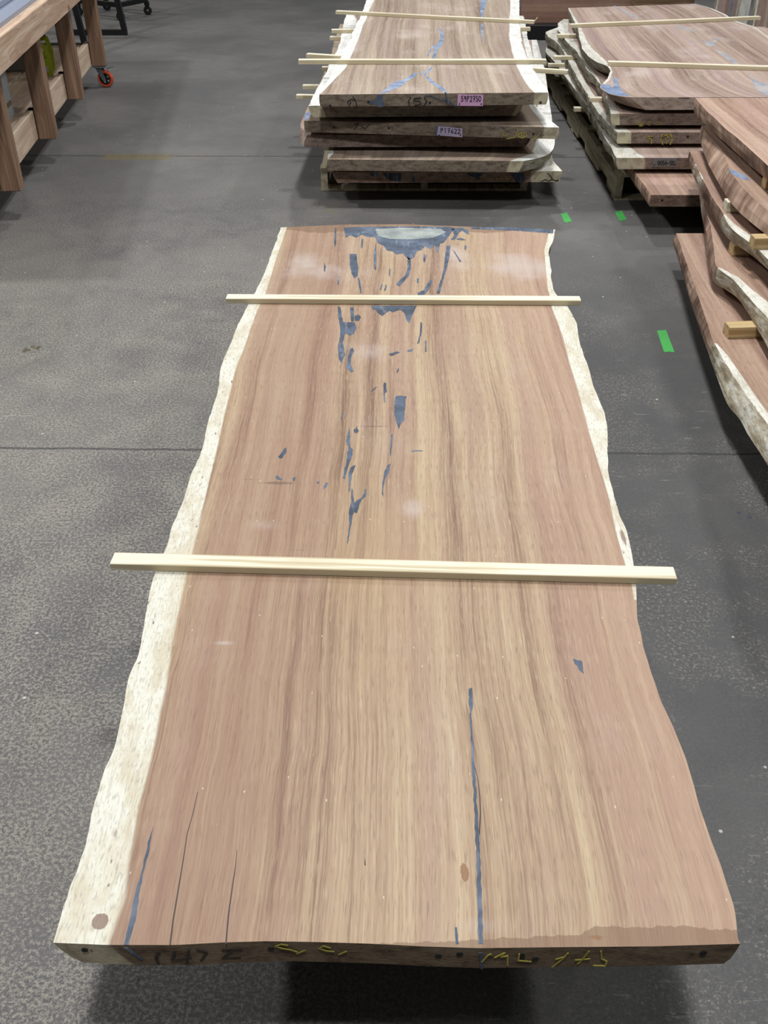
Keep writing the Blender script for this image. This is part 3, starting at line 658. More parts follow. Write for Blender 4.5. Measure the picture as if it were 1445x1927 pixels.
K6b = lambda pts: [(800+x/5.16, 180+y/5.16) for x, y in pts]
inlays(c1, [K2(p) for p in [
 [(468,470),(500,446),(522,425),(545,413),(585,402),(615,385),(640,368),(658,364),(652,378),(636,392),(600,412),(575,435),(545,447),(520,455),(492,470)],
 [(700,382),(715,390),(730,405),(762,428),(785,440),(800,456),(804,470),(792,467),(775,452),(750,436),(722,415),(703,396),(690,378),(696,362),(722,342),(727,334),(734,335),(724,354),(704,370)],
 [(727,300),(738,268),(744,240),(762,212),(773,192),(770,160),(762,135),(776,148),(790,172),(788,205),(778,232),(765,240),(752,270),(740,300)],
 [(702,285),(718,256),(730,235),(748,218),(744,236),(728,252),(712,278)], [(668,372),(682,360),(690,356),(684,370),(676,378)],
 [(975,0),(1006,0),(998,30),(990,62),(984,88),(976,90),(972,60),(976,25)], [(978,120),(990,124),(986,165),(984,190),(988,215),(982,206),(976,165)], [(702,-14),(1008,-40),(1006,-5),(976,-5)] if False else [(972,-30),(1008,-30),(1005,0),(975,0)]]],
 M_RESB, amp=.004, seg=.015, label='forked blue-grey resin crack')
K3 = lambda pts: [(540+x/5.16, y/5.16) for x, y in pts]
face_poly(c1, [K3([(800,985),(850,975),(870,950),(875,922),(935,922),(925,970),(950,1010),(935,1035),(880,1040),(870,1010),(830,1012),(800,1010)]), K4([(200,970),(220,960),(245,980),(240,1005),(212,1008),(200,990)])], M_RES, 'resin_seam', .0014)
strokes(c1, [K4([(0,930),(60,935),(120,960),(200,975),(250,1000),(300,1028)]), K4([(195,900),(210,960)])], M_RES, .006, .0014, name='resin_vein')
strokes(c1, [K3([(1200,945),(1178,985),(1195,1030)]), K3([(1300,950),(1240,955),(1230,980),(1290,985),(1300,1010),(1240,1025)]), K3([(1335,945),(1358,985),(1330,1025)]), K3([(590,1010),(590,985),(620,965),(660,975)]), K3([(620,990),(600,1030)]), K3([(640,940),(670,985),(680,1030)])], M_INK, .004, label='black figure in brackets')
nail_holes(c1, [(621,199), (809,193), (1017,193), (693,192)], .006)
plate(c1, K4([(318,920),(565,925),(560,1030),(312,1027)]), M_PINK, word('59P2750', *K4([(345,932)])[0], *K4([(545,985)])[0]), 'pink tag with black figures')
plate(c3, K6b([(125,298),(362,320),(360,405),(115,385)]), M_LILAC, word('P17622', *K6b([(145,315)])[0], *K6b([(345,360)])[0], dy=.4), 'lilac tag with black figures')
strokes(c3, [K6b(p) for p in ([(750,355),(755,385),(790,395),(815,370)], [(885,300),(900,350),(870,405),(790,420)], [(900,395),(940,412),(985,395),(975,365),(935,358),(905,380),(900,395)], [(935,362),(935,410)], [(955,360),(958,410)], [(1110,365),(1095,400),(1040,425)])], M_CHALK, .004, label='yellow crayon loops')
strokes(c3, [K5b(p) for p in ([(650,280),(690,270),(680,300),(650,330)], [(720,300),(760,320),(800,280)])], M_INK, .003)
face_poly(c3, [K6b([(98,300),(122,300),(112,388),(98,390)]), K6b([(730,300),(748,300),(780,330),(770,332)])], M_RES, 'resin_seam', .0014)
nail_holes(c3, K5b([(455,310),(988,315)])+K6b([(1050,372)]), .006)
inlays(c3, [K5b([(180,165),(235,165),(215,215),(185,240),(168,240)])], M_RESB, label='blue resin corner')
strokes(c4, word('18', 604, 259, 628, 275)+word('(', 625, 258, 633, 275)+word('7', 634, 260, 648, 273)+word(')', 652, 258, 664, 274), M_INK, .007, label='18(7) in black marker')
nail_holes(c4, [(650.5, 267)], .007)
face_poly(c6, [K5b([(800,752),(890,752),(885,775),(840,788),(810,775)]), K5b([(930,752),(1110,756),(1110,800),(1100,832),(1010,825),(960,795)]), K5b([(1200,752),(1240,800),(1235,832),(1205,830)]), K6b([(400,752),(550,752),(560,770),(520,790),(545,825),(480,795),(420,775)]), K6b([(820,750),(950,750),(970,800),(950,838),(880,838),(850,790)])], M_RESD, 'resin_seam', .0014)
strokes(c6, [K6b(p) for p in ([(1190,755),(1215,780),(1235,808)], [(1130,835),(1165,815),(1200,830),(1230,815),(1290,828)], [(1270,830),(1295,815)])], M_INK, .004)
strokes(c6, [K6b(p) for p in ([(620,790),(640,830),(660,780)], [(690,790),(700,830),(740,790),(750,830)], [(780,780),(800,830),(830,790)])], M_CHALK, .003)
GS = 'laths between and on the slabs of the middle stack'
def mstick(x0, y0, x1, y1, z, label, w=.04, **k): return stick(P(x0, y0, z), P(x1, y1, z), w, GAP if not k.get('h') else k.pop('h'), label, GS, **k)
stick(P(562,120,zc[1]), P(1027,120,zc[1]), .042, .024, 'pine lath across the top of the middle stack, the nearer of two', STK)
stick(P(633,26,zc[1]), P(1005,45,zc[1]), .040, .022, 'pine lath across the top of the middle stack, the farther of two', STK, splinter=1)
mstick(578,108,1068,140,zc[2], 'pine lath under the top slab of the middle stack, nearer one sticking out right')
mstick(624,62,997,58,zc[2], 'pine lath under the top slab of the middle stack, farther one')
mstick(606,133,960,135,zc[3], 'short-ended lath under the second slab of the middle stack, nearer one')
mstick(621,75,985,80,zc[3], 'lath under the second slab of the middle stack, farther one')
mstick(570,167,985,170,zc[4], 'lath under the third slab of the middle stack')
mstick(612,110,985,115,zc[4], 'lath far back under the third slab of the middle stack')
mstick(558,185,1000,195,zc[5], 'lath under the fourth slab of the middle stack, leftmost end of all')
mstick(640,120,1000,125,zc[5], 'lath far back under the fourth slab of the middle stack')
mstick(640,215,1020,220,zc[6], 'lath under the fifth slab of the middle stack')
mstick(650,150,1010,150,zc[6], 'lath far back under the fifth slab of the middle stack')

# ------------------------------------------------------------------ right-hand back stack
ZB = {5: .15+T}
for k in (4, 3, 2, 1): ZB[k] = ZB[k+1]+GAP+T
GB = 'slabs of the back right stack'
pallet(1.285, 2.55, 5.30, 8.25, .15, 'wooden pallet with notched stringers under the back right stack')
K9 = lambda pts: [(1000+x/6.02, y/6.02) for x, y in pts]
K9b = lambda pts: [(1000+x/6.02, 180+y/6.02) for x, y in pts]
KA = lambda pts: [(1200+x/5.9, y/5.9) for x, y in pts]
z = ZB[1]
yb = P(1300, 183, z).y
b1 = slab(w2([(1069,15),(1077,33),(1083,45),(1088,55),(1090,70),(1095,90),(1106,106),(1123,117),(1143,124),(1149,133),(1143,148),(1130,160),(1129,166),(1143,176),(1163,181),(1186,183)], z),
          w2([(1308,7),(1320,10),(1340,16),(1365,27),(1385,40),(1420,50),(1445,68),(1500,105),(1560,150)], z)+[(2.95, yb)], z, T, FR['b'],
          'top slab of the back right stack, wide and wavy-edged with a blue resin corner', LB=w2([(1072,36),(1080,55),(1086,68),(1092,80),(1096,95),(1103,112),(1116,126),(1130,135),(1150,141),(1156,150),(1156,165),(1148,175),(1145,182),(1160,192),(1185,201),(1215,207)], z-T),
          sapL=w2([(1071,15),(1082,33),(1095,55),(1104,75),(1118,95),(1135,110),(1148,124),(1152,135),(1147,150),(1134,162),(1130,166)], z), sapR=w2([(1306,7),(1318,10),(1336,16),(1360,27),(1380,40),(1415,50),(1440,68),(1490,105)], z), nv=220, nu=50, seed=51, group=GB, wob=.003)
inlays(b1, [K9(p) for p in [[(782,968),(810,945),(850,968),(880,950),(905,990),(925,990),(930,940),(930,868),(955,880),(975,920),(985,970),(1005,1000),(1040,1050),(1075,1068),(1108,1078),(1108,1092),(980,1084),(862,1055),(795,1000)]]],
  M_RESB, amp=.008, seg=.02, label='blue resin corner')
inlays(b1, [K9(p) for p in [[(925,66),(955,70),(1030,105),(1100,140),(1210,200),(1195,212),(1120,180),(1040,128)]]]+[KA(p) for p in [
  [(700,440),(740,450),(770,468),(840,455),(850,430),(885,418),(890,440),(860,470),(850,505),(820,522),(790,515),(760,495)], [(855,545),(900,560),(980,600),(1060,660),(1135,725),(1080,715),(1010,670),(930,610),(870,570)],
  [(1225,810),(1300,890),(1440,940),(1480,1000),(1460,1068),(1380,1040),(1310,985),(1270,900)], [(400,285),(470,292),(560,312),(640,350),(610,350),(520,325),(430,305)], [(590,455),(625,470),(640,490),(610,480)]]],
  M_RESW, amp=.014, seg=.012, label='smeared grey-blue resin streak')
strokes(b1, [KA([(385,1180),(400,1120),(460,1090),(560,1090),(620,1110)]), KA([(385,1180),(410,1215),(520,1220),(620,1195)]), KA([(490,1140),(540,1120),(570,1140),(555,1190),(500,1205),(460,1175)])], M_INK, .004, label='black spiral mark')
nail_holes(b1, KA([(318,1163)]), .006)
z = ZB[2]
b2 = slab(w2([(1060,36),(1049,44),(1050,56),(1063,75),(1080,92),(1092,106),(1100,122),(1109,136),(1125,152),(1136,168),(1140,182),(1143,198),(1150,214)], z), [(2.9, 8.0), (2.9, P(1150,214,z).y)], z, T, FR['b'],
          'second slab down in the back right stack, faint yellow crayon on its end', sapL=w2([(1070,36),(1068,56),(1080,75),(1092,95),(1104,120),(1125,145),(1142,182),(1166,214)], z), nv=120, nu=24, seed=54, inL=.012, group=GB, wob=.005)
strokes(b2, [KA([(10,1390),(40,1370),(60,1395),(20,1400)])]+[[(1203,229),(1199,234),(1206,235),(1212,229)], [(1224,229),(1217,233),(1222,236)], [(1232,231),(1240,229)], [(1235,235),(1247,233)]], M_CHALK, .0035, label='faint yellow crayon')
z = ZB[3]
b3 = slab(w2([(1060,48),(1025,60),(1032,70),(1046,78),(1058,92),(1070,116),(1082,138),(1098,166),(1112,190),(1128,215),(1148,238),(1162,249)], z), [(2.9, 8.0), (2.9, P(1162,249,z).y)], z, T, FR['b'],
          'third slab down in the back right stack, marked 9 (7) in yellow', sapL=w2([(1065,48),(1048,60),(1060,78),(1078,105),(1092,138),(1115,175),(1140,215),(1188,249)], z), nv=120, nu=24, seed=57, inL=.006, group=GB, wob=.005)
strokes(b3, word('9', 1217, 255, 1229, 270)+word('(7)', 1240, 254, 1268, 270), M_CHALK, .006, label='9 (7) in yellow crayon')
nail_holes(b3, [(1294, 257)], .007)
z = ZB[4]
b4 = slab(w2([(1050,70),(1028,88),(1026,98),(1045,118),(1062,142),(1085,172),(1106,202),(1122,230),(1140,262),(1160,297)], z), [(2.9, 8.0), (2.9, P(1158,297,z).y)], z, T, FR['b'],
          'fourth slab down in the back right stack with a grey tag on its end', sapL=w2([(1075,70),(1062,98),(1080,142),(1104,172),(1124,202),(1142,232),(1166,264),(1213,297)], z), nv=120, nu=24, seed=60, inL=.012, group=GB, wob=.004)
plate(b4, [(1229,298), (1274,298), (1270,314), (1227,314)], M_GTAG, word('0054-50', 1237, 303, 1269, 311), 'grey metal tag with black figures')
z = ZB[5]
b5 = slab(w2([(1120,170),(1150,235),(1170,280),(1191,320),(1225,367)], z), [(2.95, 8.0), (2.95, P(1225,367,z).y)], z, T, FR['c'],
          'bottom slab of the back right stack, its bare end jutting out towards the viewer', nv=80, nu=24, seed=63, inL=.004, group=GB, wob=.002)
nail_holes(b5, [(1246, 377)], .006)
GS = 'laths between and on the slabs of the back right stack'
stick(P(1072,52,ZB[1]), P(1428,37,ZB[1]), .040, .024, 'pine lath across the top of the back right stack, the farther of two', STK)
stick(P(1143,123,ZB[1]), P(1500,134,ZB[1]), .040, .024, 'pine lath across the top of the back right stack, the nearer of two', STK)
def bstick(x0, y0, z, label, ln=1.3): a = P(x0, y0, z); stick(a, a+Vector((ln, .01, 0)), .04, GAP, label, GS)
bstick(1048, 71, ZB[2], 'lath end under the top slab of the back right stack, far one')
bstick(1041, 112, ZB[3], 'lath end under the second slab of the back right stack')
bstick(1109, 191, ZB[3], 'lath end under the second slab of the back right stack, near one')
bstick(1031, 126, ZB[4], 'small lath end under the third slab of the back right stack')
bstick(1079, 209, ZB[5]+.0, 'lath end just above the pallet of the back right stack', .9)
bstick(1200, 300, ZB[5], 'hidden-ended lath under the grey-tagged slab of the back right stack', .9)

# ------------------------------------------------------------------ right-hand front stack
TF = .064; GF = .045; ZF = {5: .13+TF}
for k in (4, 3, 2, 1): ZF[k] = ZF[k+1]+GF+TF
GFn = 'slabs of the front right stack'
def fs(k, L, LB, near, mats, label, sap=None, seed=70, nv=140, xr=2.55, wob=.002):
    z = ZF[k]; Lw = w2(L, z)+near; LBw = w2(LB, z-TF)+[(p[0]+.0, p[1]) for p in near]
    return slab(Lw, [(xr, Lw[0][1]), (xr, near[-1][1])], z, TF, mats, label, LB=LBw, sapL=w2(sap, z)+[(near[-1][0]+.2, near[-1][1])] if sap else None, nv=nv, nu=40, seed=seed, group=GFn, wob=wob)
f1 = fs(1, [(1308,184),(1330,210),(1342,219),(1363,241),(1386,258),(1412,282),(1429,297),(1445,312),(1480,350)], [(1306,212),(1327,234),(1345,252),(1366,270),(1392,294),(1412,313),(1436,332),(1480,372)],
        [(1.42, 2.6), (1.35, 1.9)], FR['c'], 'top slab of the front right stack, its smooth corner overlapping the stack behind', seed=71, wob=.001)
f2 = fs(2, [(1320,236),(1330,253),(1344,266),(1361,285),(1368,304),(1371,319),(1386,339),(1403,358),(1420,375),(1445,396),(1480,440)], [(1317,266),(1325,290),(1334,312),(1344,330),(1356,352),(1372,378),(1391,400),(1419,424),(1445,444),(1480,480)],
        [(1.30, 2.5), (1.25, 1.9)], FR['c'], 'second slab down in the front right stack with a chocolate-striped sawn edge', seed=74, wob=.0015)
f3 = fs(3, [(1297,284),(1308,309),(1319,332),(1332,356),(1346,380),(1360,402),(1368,418),(1380,434),(1400,449),(1425,468),(1445,488),(1480,530)], [(1296,305),(1304,330),(1315,355),(1328,378),(1342,402),(1355,427),(1367,447),(1385,461),(1412,478),(1445,507),(1480,545)],
        [(1.22, 2.3), (1.2, 1.9)], FR['d'], 'third slab down in the front right stack, wavy edge turning pale below', sap=[(1297,284),(1340,370),(1362,402),(1380,420),(1402,436),(1445,468)], seed=77)
f4 = fs(4, [(1316,345),(1322,380),(1330,405),(1337,424),(1343,467),(1346,500),(1352,507),(1380,525),(1398,548),(1419,571),(1445,598),(1480,650)], [(1317,372),(1320,405),(1324,425),(1326,442),(1331,480),(1336,515),(1343,533),(1368,546),(1390,562),(1409,592),(1425,618),(1445,655),(1480,720)],
        [(1.15, 2.2), (1.1, 1.9)], FR['d'], 'fourth slab down in the front right stack, bright white edge kinking outward', sap=[(1316,345),(1344,467),(1347,500),(1356,504),(1390,522),(1415,545),(1445,568)], seed=80)
f5 = fs(5, [(1272,439),(1277,451),(1294,502),(1308,541),(1322,582),(1341,640),(1362,678),(1385,715),(1410,752),(1445,800),(1500,890)], [(1266,459),(1274,482),(1288,529),(1303,580),(1325,643),(1352,719),(1369,764),(1394,790),(1405,815),(1445,875),(1500,985)],
        [(1.18, 1.6)], FR['d'], 'bottom slab of the front right stack, long brown edge turning chalky white', sap=[(1272,439),(1308,541),(1330,610),(1343,641),(1368,668),(1395,706),(1445,778)], seed=83)
inlays(f2, [[(1371,318),(1384,322),(1402,330),(1412,340),(1398,338),(1376,327)]], M_RESB, amp=.003, label='blue-grey resin streak')
GS2 = 'spacer blocks in the front right stack'
def fstick(x0, y0, z, label, ln=1.0, mat=None, dy=.0, w=.05):
    a = P(x0, y0, z); stick(a, a+Vector((ln, dy, 0)), w, GF, label, GS2, mat, 'spacer_block', cat='wooden spacer')
fstick(1362, 397, ZF[3], 'pale spacer end under the second slab of the front right stack', mat=M_STICK)
fstick(1435, 354, ZF[2], 'thin spacer end under the top slab of the front right stack', mat=M_STICK2)
fstick(1373, 478, ZF[4], 'brown spacer under the third slab of the front right stack', mat=M_STICK2, dy=.03)
fstick(1412, 466, ZF[3], 'brown spacer lying on the third slab of the front right stack, farther right', mat=M_STICK2, dy=.05)
fstick(1364, 632, ZF[5], 'brown spacer lying on the bottom slab of the front right stack', mat=M_STICK2, dy=.07, w=.055)
fstick(1340, 470, ZF[5], 'spacer far back on the bottom slab of the front right stack', mat=M_STICK2) if False else None
pallet(1.52, 2.5, 2.0, 4.1, .13, 'wooden pallet under the front right stack')

# ------------------------------------------------------------------ timber workbench on the left
bo = P(40, 360, .16); be = P(198, 125, .16); ba = (be-bo).normalized(); rz = math.atan2(ba.y, ba.x)-math.pi/2
bench = empty('workbench', (bo.x, bo.y, 0), 'heavy timber workbench on orange-wheeled casters, grey rails on top', 'workbench', rz=rz)
def bp(nm, mb, m): return mb.build(nm, m, bench)
BW = .95
LEGY = [0, 1.01, 2.04, 3.16]
for y in LEGY:
    for x0 in (-.10, -BW):
        mb = MB(); mb.box(x0, x0+.10, y, y+.09, .16, .86, .004); bp('leg', mb, M_LEG)
mb = MB(); mb.box(.0, .04, -.55, 3.8, .725, .872, .004); bp('apron', mb, M_BEAM)
mb = MB(); mb.box(-.10, .0, -.55, 3.8, .80, .868, .003) if False else mb.box(-.105, -.002, -.55, 3.8, .862, .872, .002); bp('top_board', mb, M_RAIL)
mb = MB(); mb.box(-BW-.04, -BW, -.55, 3.8, .725, .872, .004); bp('apron', mb, M_BEAM)
mb = MB(); mb.box(-BW, -.10, -.55, 3.8, .80, .86, .003); bp('top_board', mb, M_RAIL)
for a, b in zip([-.5]+LEGY[:-1], LEGY):
    a0 = a+.095 if a >= 0 else a
    mb = MB(); mb.box(-.145, -.105, a0-.09 if a0 > 0 else a0, b+.09, .165, .325, .003); bp('lower_rail', mb, M_RAIL)
for x0, x1 in ((-.40, -.165), (-.645, -.42), (-.90, -.665)):
    mb = MB(); mb.box(x0, x1, -.5, 3.2, .29, .31, .002); bp('shelf_board', mb, M_RAIL)
for y in LEGY:
    mb = MB(); mb.box(-.90, -.15, y+.02, y+.06, .25, .289, .002); bp('cross_rail', mb, M_RAIL)
def caster(x, y, ang):
    r = .062; e = MB(); e.box(x-.05, x+.05, y-.05, y+.05, .150, .159)
    ca, sa = math.cos(ang), math.sin(ang); ax = Vector((sa, -ca, 0)) if False else Vector((-sa, ca, 0)); fw = Vector((ca, sa, 0)); c = Vector((x, y, r))+fw*.03
    for s in (-1, 1):
        q = c+ax*s*.026; e.prism([q+Vector((0,0,-.014))-fw*.012, q+Vector((0,0,-.014))+fw*.012, q+Vector((0,0,.088))+fw*.015-fw*.03, q+Vector((0,0,.088))-fw*.065], ax*s*.003)
    e.tube(c-ax*.034, c+ax*.034, .007); e.box(x-.03, x+.03, y-.03, y+.03, .146, .151)
    f = bp('caster', e, M_STEEL)
    w = MB(); w.ring(c, ax, .044, r, .032); o = w.build('tyre', M_ORANGE, f)
    w = MB(); w.ring(c, ax, .034, .045, .024); w.tube(c-ax*.017, c+ax*.017, .016)
    for k in range(5):
        a = k*2*math.pi/5; d = fw*math.cos(a)+Vector((0, 0, 1))*math.sin(a); w.bar(c+d*.010, c+d*.038, .014, .018, ax)
    w.build('wheel_hub', M_BLACK, f)
    w = MB(); q = Vector((x, y, .135))+fw*.055; w.prism([q-ax*.022, q+ax*.022, q+ax*.018+fw*.05+Vector((0,0,.012)), q-ax*.018+fw*.05+Vector((0,0,.012))], (0, 0, .005)); w.build('brake_pedal', M_STEEL, f)
caster(-.05, 3.205, -.15)
for (x, y) in ((-.30, -.15), (-.9, 3.205), (-.9, -.15)): caster(x, y, -.15)
# grey extrusion rails lying on the bench
rails = empty('aluminium_rail', bench.matrix_basis @ Vector((-.075, -.5, .8725)), 'blue-grey grooved aluminium rail lying along the workbench top', 'rail', rz=rz)
mb = MB(); mb.box(-.17, .062, 0, 4.2, -.012+.012, .02); mb.build('base_plate', M_ALU, rails)
mb = MB(); mb.box(-.17, -.045, 0, 4.2, .0205, .05, .003); mb.build('profile', M_ALU, rails)
mb = MB(); mb.box(-.075, -.062, 0, 4.19, .0505, .053); mb.box(-.125, -.112, 0, 4.19, .0505, .053); mb.build('slot', M_ALUD, rails)
mb = MB(); mb.box(-.30, -.19, 0, 4.2, 0, .045, .003); mb.build('guide', M_GREY, rails)
def bw(x, y, z): return bench.matrix_basis @ Vector((x, y, z))
# things standing on the bench shelf
cp = P(42, 215, .31); cab = empty('panel_box', (cp.x-.03, cp.y-.05, .3105), 'tall pale grey boxed panel standing on the workbench shelf', 'box', rz=rz)
mb = MB(); mb.box(-.30, .0, -.36, .02, 0, .40, .004); mb.build('casing', M_GREY, cab)
mb = MB(); mb.box(.0005, .006, -.33, -.02, .02, .38, .002); mb.build('front_panel', M_GREY, cab)
mb = MB(); mb.box(.0065, .010, -.24, -.04, .075, .100, .001); mb.build('trim_strip', M_BROWNBAND, cab)
for k in range(2):
    e = empty('lime_frame', P(91+4*k, 144-12*k, .31)+Vector((-.022, 0, .002)), 'lime-green plastic holder on the bench shelf, %s of the pair' % ('farther' if k else 'nearer'), 'plastic holder', 'lime plastic holders', rz=rz+.25)
    h = .20+.02*k; mb = MB()
    outer = [(-.055, 0), (.055, 0), (.062, h*.5), (.045, h*.9), (.02, h), (-.02, h), (-.05, h*.85), (-.060, h*.4)]
    mb.prism([(x, 0, z) for x, z in outer[:3]]+[(.03, 0, h*.55), (-.03, 0, h*.5), (-.06, 0, h*.4)], (0, .03, 0))
    mb.bar((.050, .015, h*.5), (.03, .015, h*.93), .03, .022, (0, 1, 0)); mb.bar((-.045, .015, h*.42), (-.035, .015, h*.88), .03, .022, (0, 1, 0)); mb.bar((-.042, .015, h*.86), (.036, .015, h*.93), .03, .024, (0, 1, 0))
    mb.build('body', M_LIME, e)
    mb = MB(); mb.box(-.03, .03, -.004, -.0005, h*.12, h*.30); mb.build('plate', M_GREY, e)
rb = empty('metal_sheet', bw(-.50, 2.25, .3105), 'dull grey metal box lying far back on the workbench shelf', 'metal box', rz=rz)
mb = MB(); mb.box(-.35, .12, 0, .5, 0, .12, .004); mb.build('lower_shell', M_GREY, rb)
mb = MB(); mb.box(-.35, .12, 0, .5, .1205, .135, .002); mb.build('slot', M_BLACK, rb)
mb = MB(); mb.box(-.36, .13, -.01, .51, .1355, .19, .004); mb.build('lid', M_GREY, rb)

# black steel table frame behind the bench
tf = empty('steel_table_frame', (0, 0, 0), 'black square-tube steel leg frame standing behind the workbench', 'table frame')
A = P(240, 66, .0); yA = A.y
def leg_loop(x0, x1, y, nm='leg_frame'):
    mb = MB(); s = .05
    mb.bar((x0, y, s/2), (x1, y, s/2), s, s); mb.bar((x1-.025, y, s), (x1-.025-.07, y, .73), s, s, (0, 1, 0)); mb.bar((x0+.025, y, s), (x0+.025+.07, y, .73), s, s, (0, 1, 0)); mb.bar((x0+.07, y, .755), (x1-.07, y, .755), s, s)
    return mb.build(nm, M_BLACK, tf)
leg_loop(A.x-.62, A.x, yA)
B2 = P(166, 92, .0); leg_loop(B2.x-.62, B2.x, B2.y)
mb = MB(); mb.bar((A.x-.12, yA, .755), (B2.x-.12, B2.y, .755), .04, .04); mb.build('top_bar', M_BLACK, tf)
mb = MB(); mb.bar((A.x-.5, yA, .755), (B2.x-.5, B2.y, .755), .04, .04); mb.build('top_bar', M_BLACK, tf)
# far black frame with yellow corner posts on small casters
cr = P(279, 28, .0); cf = P(228, 39, .0)-cr; cl = P(150, 30, 0)-cr
ct = empty('steel_cart', (cr.x, cr.y, 0), 'black steel cart frame with yellow posts on small black casters', 'cart')
mb = MB(); z = .15
pA = Vector((0, 0, z)); pB = Vector((cf.x, cf.y, z)); pC = Vector((cl.x, cl.y, z)); pD = pA+(pC-pB)
for a, b in ((pA, pB), (pB, pC), (pC, pD), (pD, pA)): mb.bar(a, b, .045, .045)
mb.build('base_frame', M_BLACK, ct)
for p in (pA, pB, pC, pD):
    mb = MB(); mb.bar(p+Vector((0, 0, .02)), p+Vector((0, 0, .75)), .04, .04, (0, 1, 0)); mb.build('post', M_YEL, ct)
    mb = MB(); mb.bar(p+Vector((0, 0, -.02)), p+Vector((0, 0, -.06)), .05, .04, (0, 1, 0)); mb.ring((p.x, p.y, .045), (0, 1, 0), .012, .045, .03, 20); mb.build('caster', M_BLACK, ct)
for a, b in ((pA, pB), (pB, pC), (pC, pD), (pD, pA)):
    pass
mb = MB(); u = Vector((0, 0, .59))
for a, b in ((pA, pB), (pB, pC), (pC, pD), (pD, pA)): mb.bar(a+u, b+u, .04, .04)
mb.build('top_frame', M_BLACK, ct)

# ------------------------------------------------------------------ slabs standing at the back
def upright(x0, x1, y0, y1, z0, z1, lean, mats, label, seed, vertical=True, sap=0.0):
    """a slab standing up; local grain runs up (vertical) or along it"""
    nv, nu = 40, 10; V = []; gc = []; sp = []; F = []; MI = []
    d = Vector((x1-x0, y1-y0, 0)); w = d.length; d.normalize(); n = Vector((d.y, -d.x, 0)); 
    if n.y > 0: n = -n
    th = .055
    for i in range(nv+1):
        v = i/nv; z = z0+(z1-z0)*v
        e0 = .02*mnoise.noise((seed, z*2.5, 0)); e1 = .02*mnoise.noise((seed+7, z*2.5, 0))
        if not vertical: e0 = e1 = 0
        for side in (0, 1):
            for j in range(nu+1):
                u = j/nu if side == 0 else 1-j/nu; x = e0+(w+e1-e0)*u
                p = Vector((x0, y0, z))+d*x+n*(th/2-side*th)-n*lean*v*(z1-z0)
                V.append(p); gc.append((x-w/2, z, -side*th) if vertical else (z, x, -side*th)); sp.append((x/sap if sap else 9, (w-x)/sap if sap else 9, 0))
    m = 2*(nu+1)
    for i in range(nv):
        for j in range(m):
            a, b = i*m+j, i*m+(j+1) % m; F.append((a, b, b+m, a+m)); MI.append(2 if j in (nu, m-1) else 0)
    F.append(tuple(range(m-1, -1, -1))); F.append(tuple(nv*m+k for k in range(m))); MI += [1, 1]
    base = Vector((x0, y0, z0)); o = mesh('wood_slab', V, F, mats, MI, at=base)
    for nm, dd in (('gc', gc), ('sap', sp)):
        at = o.data.attributes.new(nm, 'FLOAT_VECTOR', 'POINT'); at.data.foreach_set('vector', [c for q in dd for c in q])
    tag(o, label, 'wood slab', 'slabs standing at the back'); return o, base, d, n
DK = slab_mats('dark_slab', (96,66,54), (122,92,76), (146,116,98), (128,96,84), 21.0, dust=.05, side=((128,100,80),(104,80,62),(84,64,50)))
pb = P(978, 42, .13)
upright(pb.x, 2.62, pb.y, pb.y, .131, .95, 0, DK, 'dark brown slab standing on its long edge beyond the middle stack', 90, vertical=False)
mb = MB(); mb.box(-.62, .62, -.30, .30, 0, .13, .004); o = mb.build('bearer_or_shade_block', M_BLACK); o.location = (pb.x+.66, pb.y+.12, 0); tag(o, 'black block painting in the shadow under the dark slab standing at the back', 'shade block')  # black block fills the gap beneath with painted shadow
def P_y(px, Y): r = ray(px, 0); return r.x*Y/r.y
YY = 9.0
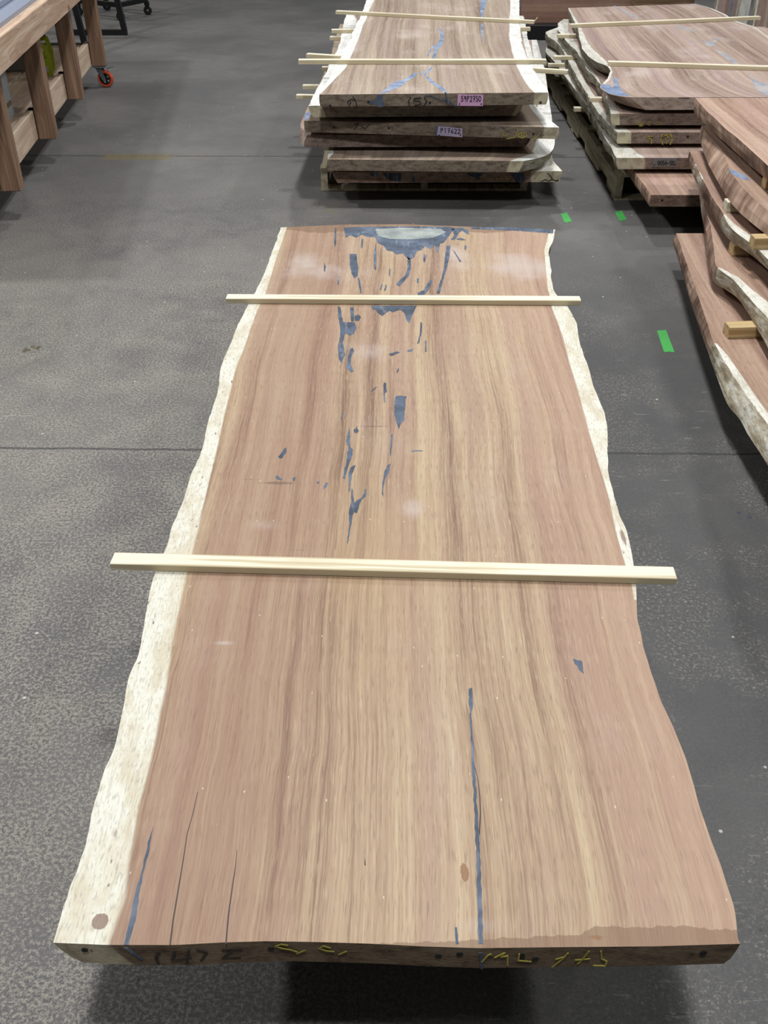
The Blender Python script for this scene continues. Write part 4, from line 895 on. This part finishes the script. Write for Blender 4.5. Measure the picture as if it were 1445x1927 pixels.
# a row of tall slabs leaning at the far right
specs = [(1338, 1381, 9.15, 'tall brown leaning slab with a thin blue resin line, at the back right', M_RESB), (1384, 1402, 9.0, 'narrow pale-edged leaning slab between two wider ones at the back right', None), (1413, 1500, 8.8, 'wide striped leaning slab at the far right edge', None)]
for i, (xa, xb, Y, lab, rs) in enumerate(specs):
    r0 = on_plane(xa, 60, Vector((0, Y, 0)), Vector((0, -1, 0))); r1 = on_plane(xb, 60, Vector((0, Y, 0)), Vector((0, -1, 0)))
    o, base, d, n = upright(r0.x, r1.x, Y, Y, .0, 1.9, .08, FR['b'] if i != 1 else FR['a'], lab, 95+i*3, sap=.05 if i == 1 else .015)
    if rs:
        mb = MB(); w = (r1.x-r0.x)
        mb.prism([(w*.62, -.0285, .02), (w*.70, -.0285, .02), (w*.86, -.0285+.08*1.8, 1.8), (w*.78, -.0285+.08*1.8, 1.8)], (0, .01, 0)); mb.build('resin_inlay', rs, o)
r0 = on_plane(1185, 8, Vector((0, 9.6, 0)), Vector((0, -1, 0))); r1 = on_plane(1300, 8, Vector((0, 9.6, 0)), Vector((0, -1, 0)))
mb = MB(); mb.box(r0.x+.02, r1.x, 9.5, 9.62, .0, .75, .004)
o = mb.build('wood_block', M_DARKWOOD); tag(o, 'dark crate-like wooden block just visible behind the back right stack', 'wooden block')

# ------------------------------------------------------------------ green tape on the floor
def tape(quad, label):
    pts = PL(quad, .0003); out = []
    for i, (a, b) in enumerate(zip(pts, pts[1:]+pts[:1])):
        n = 6 if i in (0, 2) else 1
        for k in range(n): out.append(a.lerp(b, k/n)+(Vector((0, mnoise.noise(a*30+Vector((k*3.1, 0, 0)))*.010, 0)) if k else Vector()))
    mb = MB(); mb.prism(out, (0, 0, .0009)); o = mb.build('tape_strip', M_TAPE); tag(o, label, 'tape', 'green tape strips')
tape([(1236,622),(1253,621),(1269,663),(1249,662)], 'green tape strip on the floor beside the front right stack')
tape([(1055,402),(1067,401),(1076,417),(1062,419)], 'small green tape strip on the floor right below the middle stack')
tape([(1157,399),(1170,397),(1179,413),(1166,416)], 'small green tape strip on the floor in front of the back right pallet')
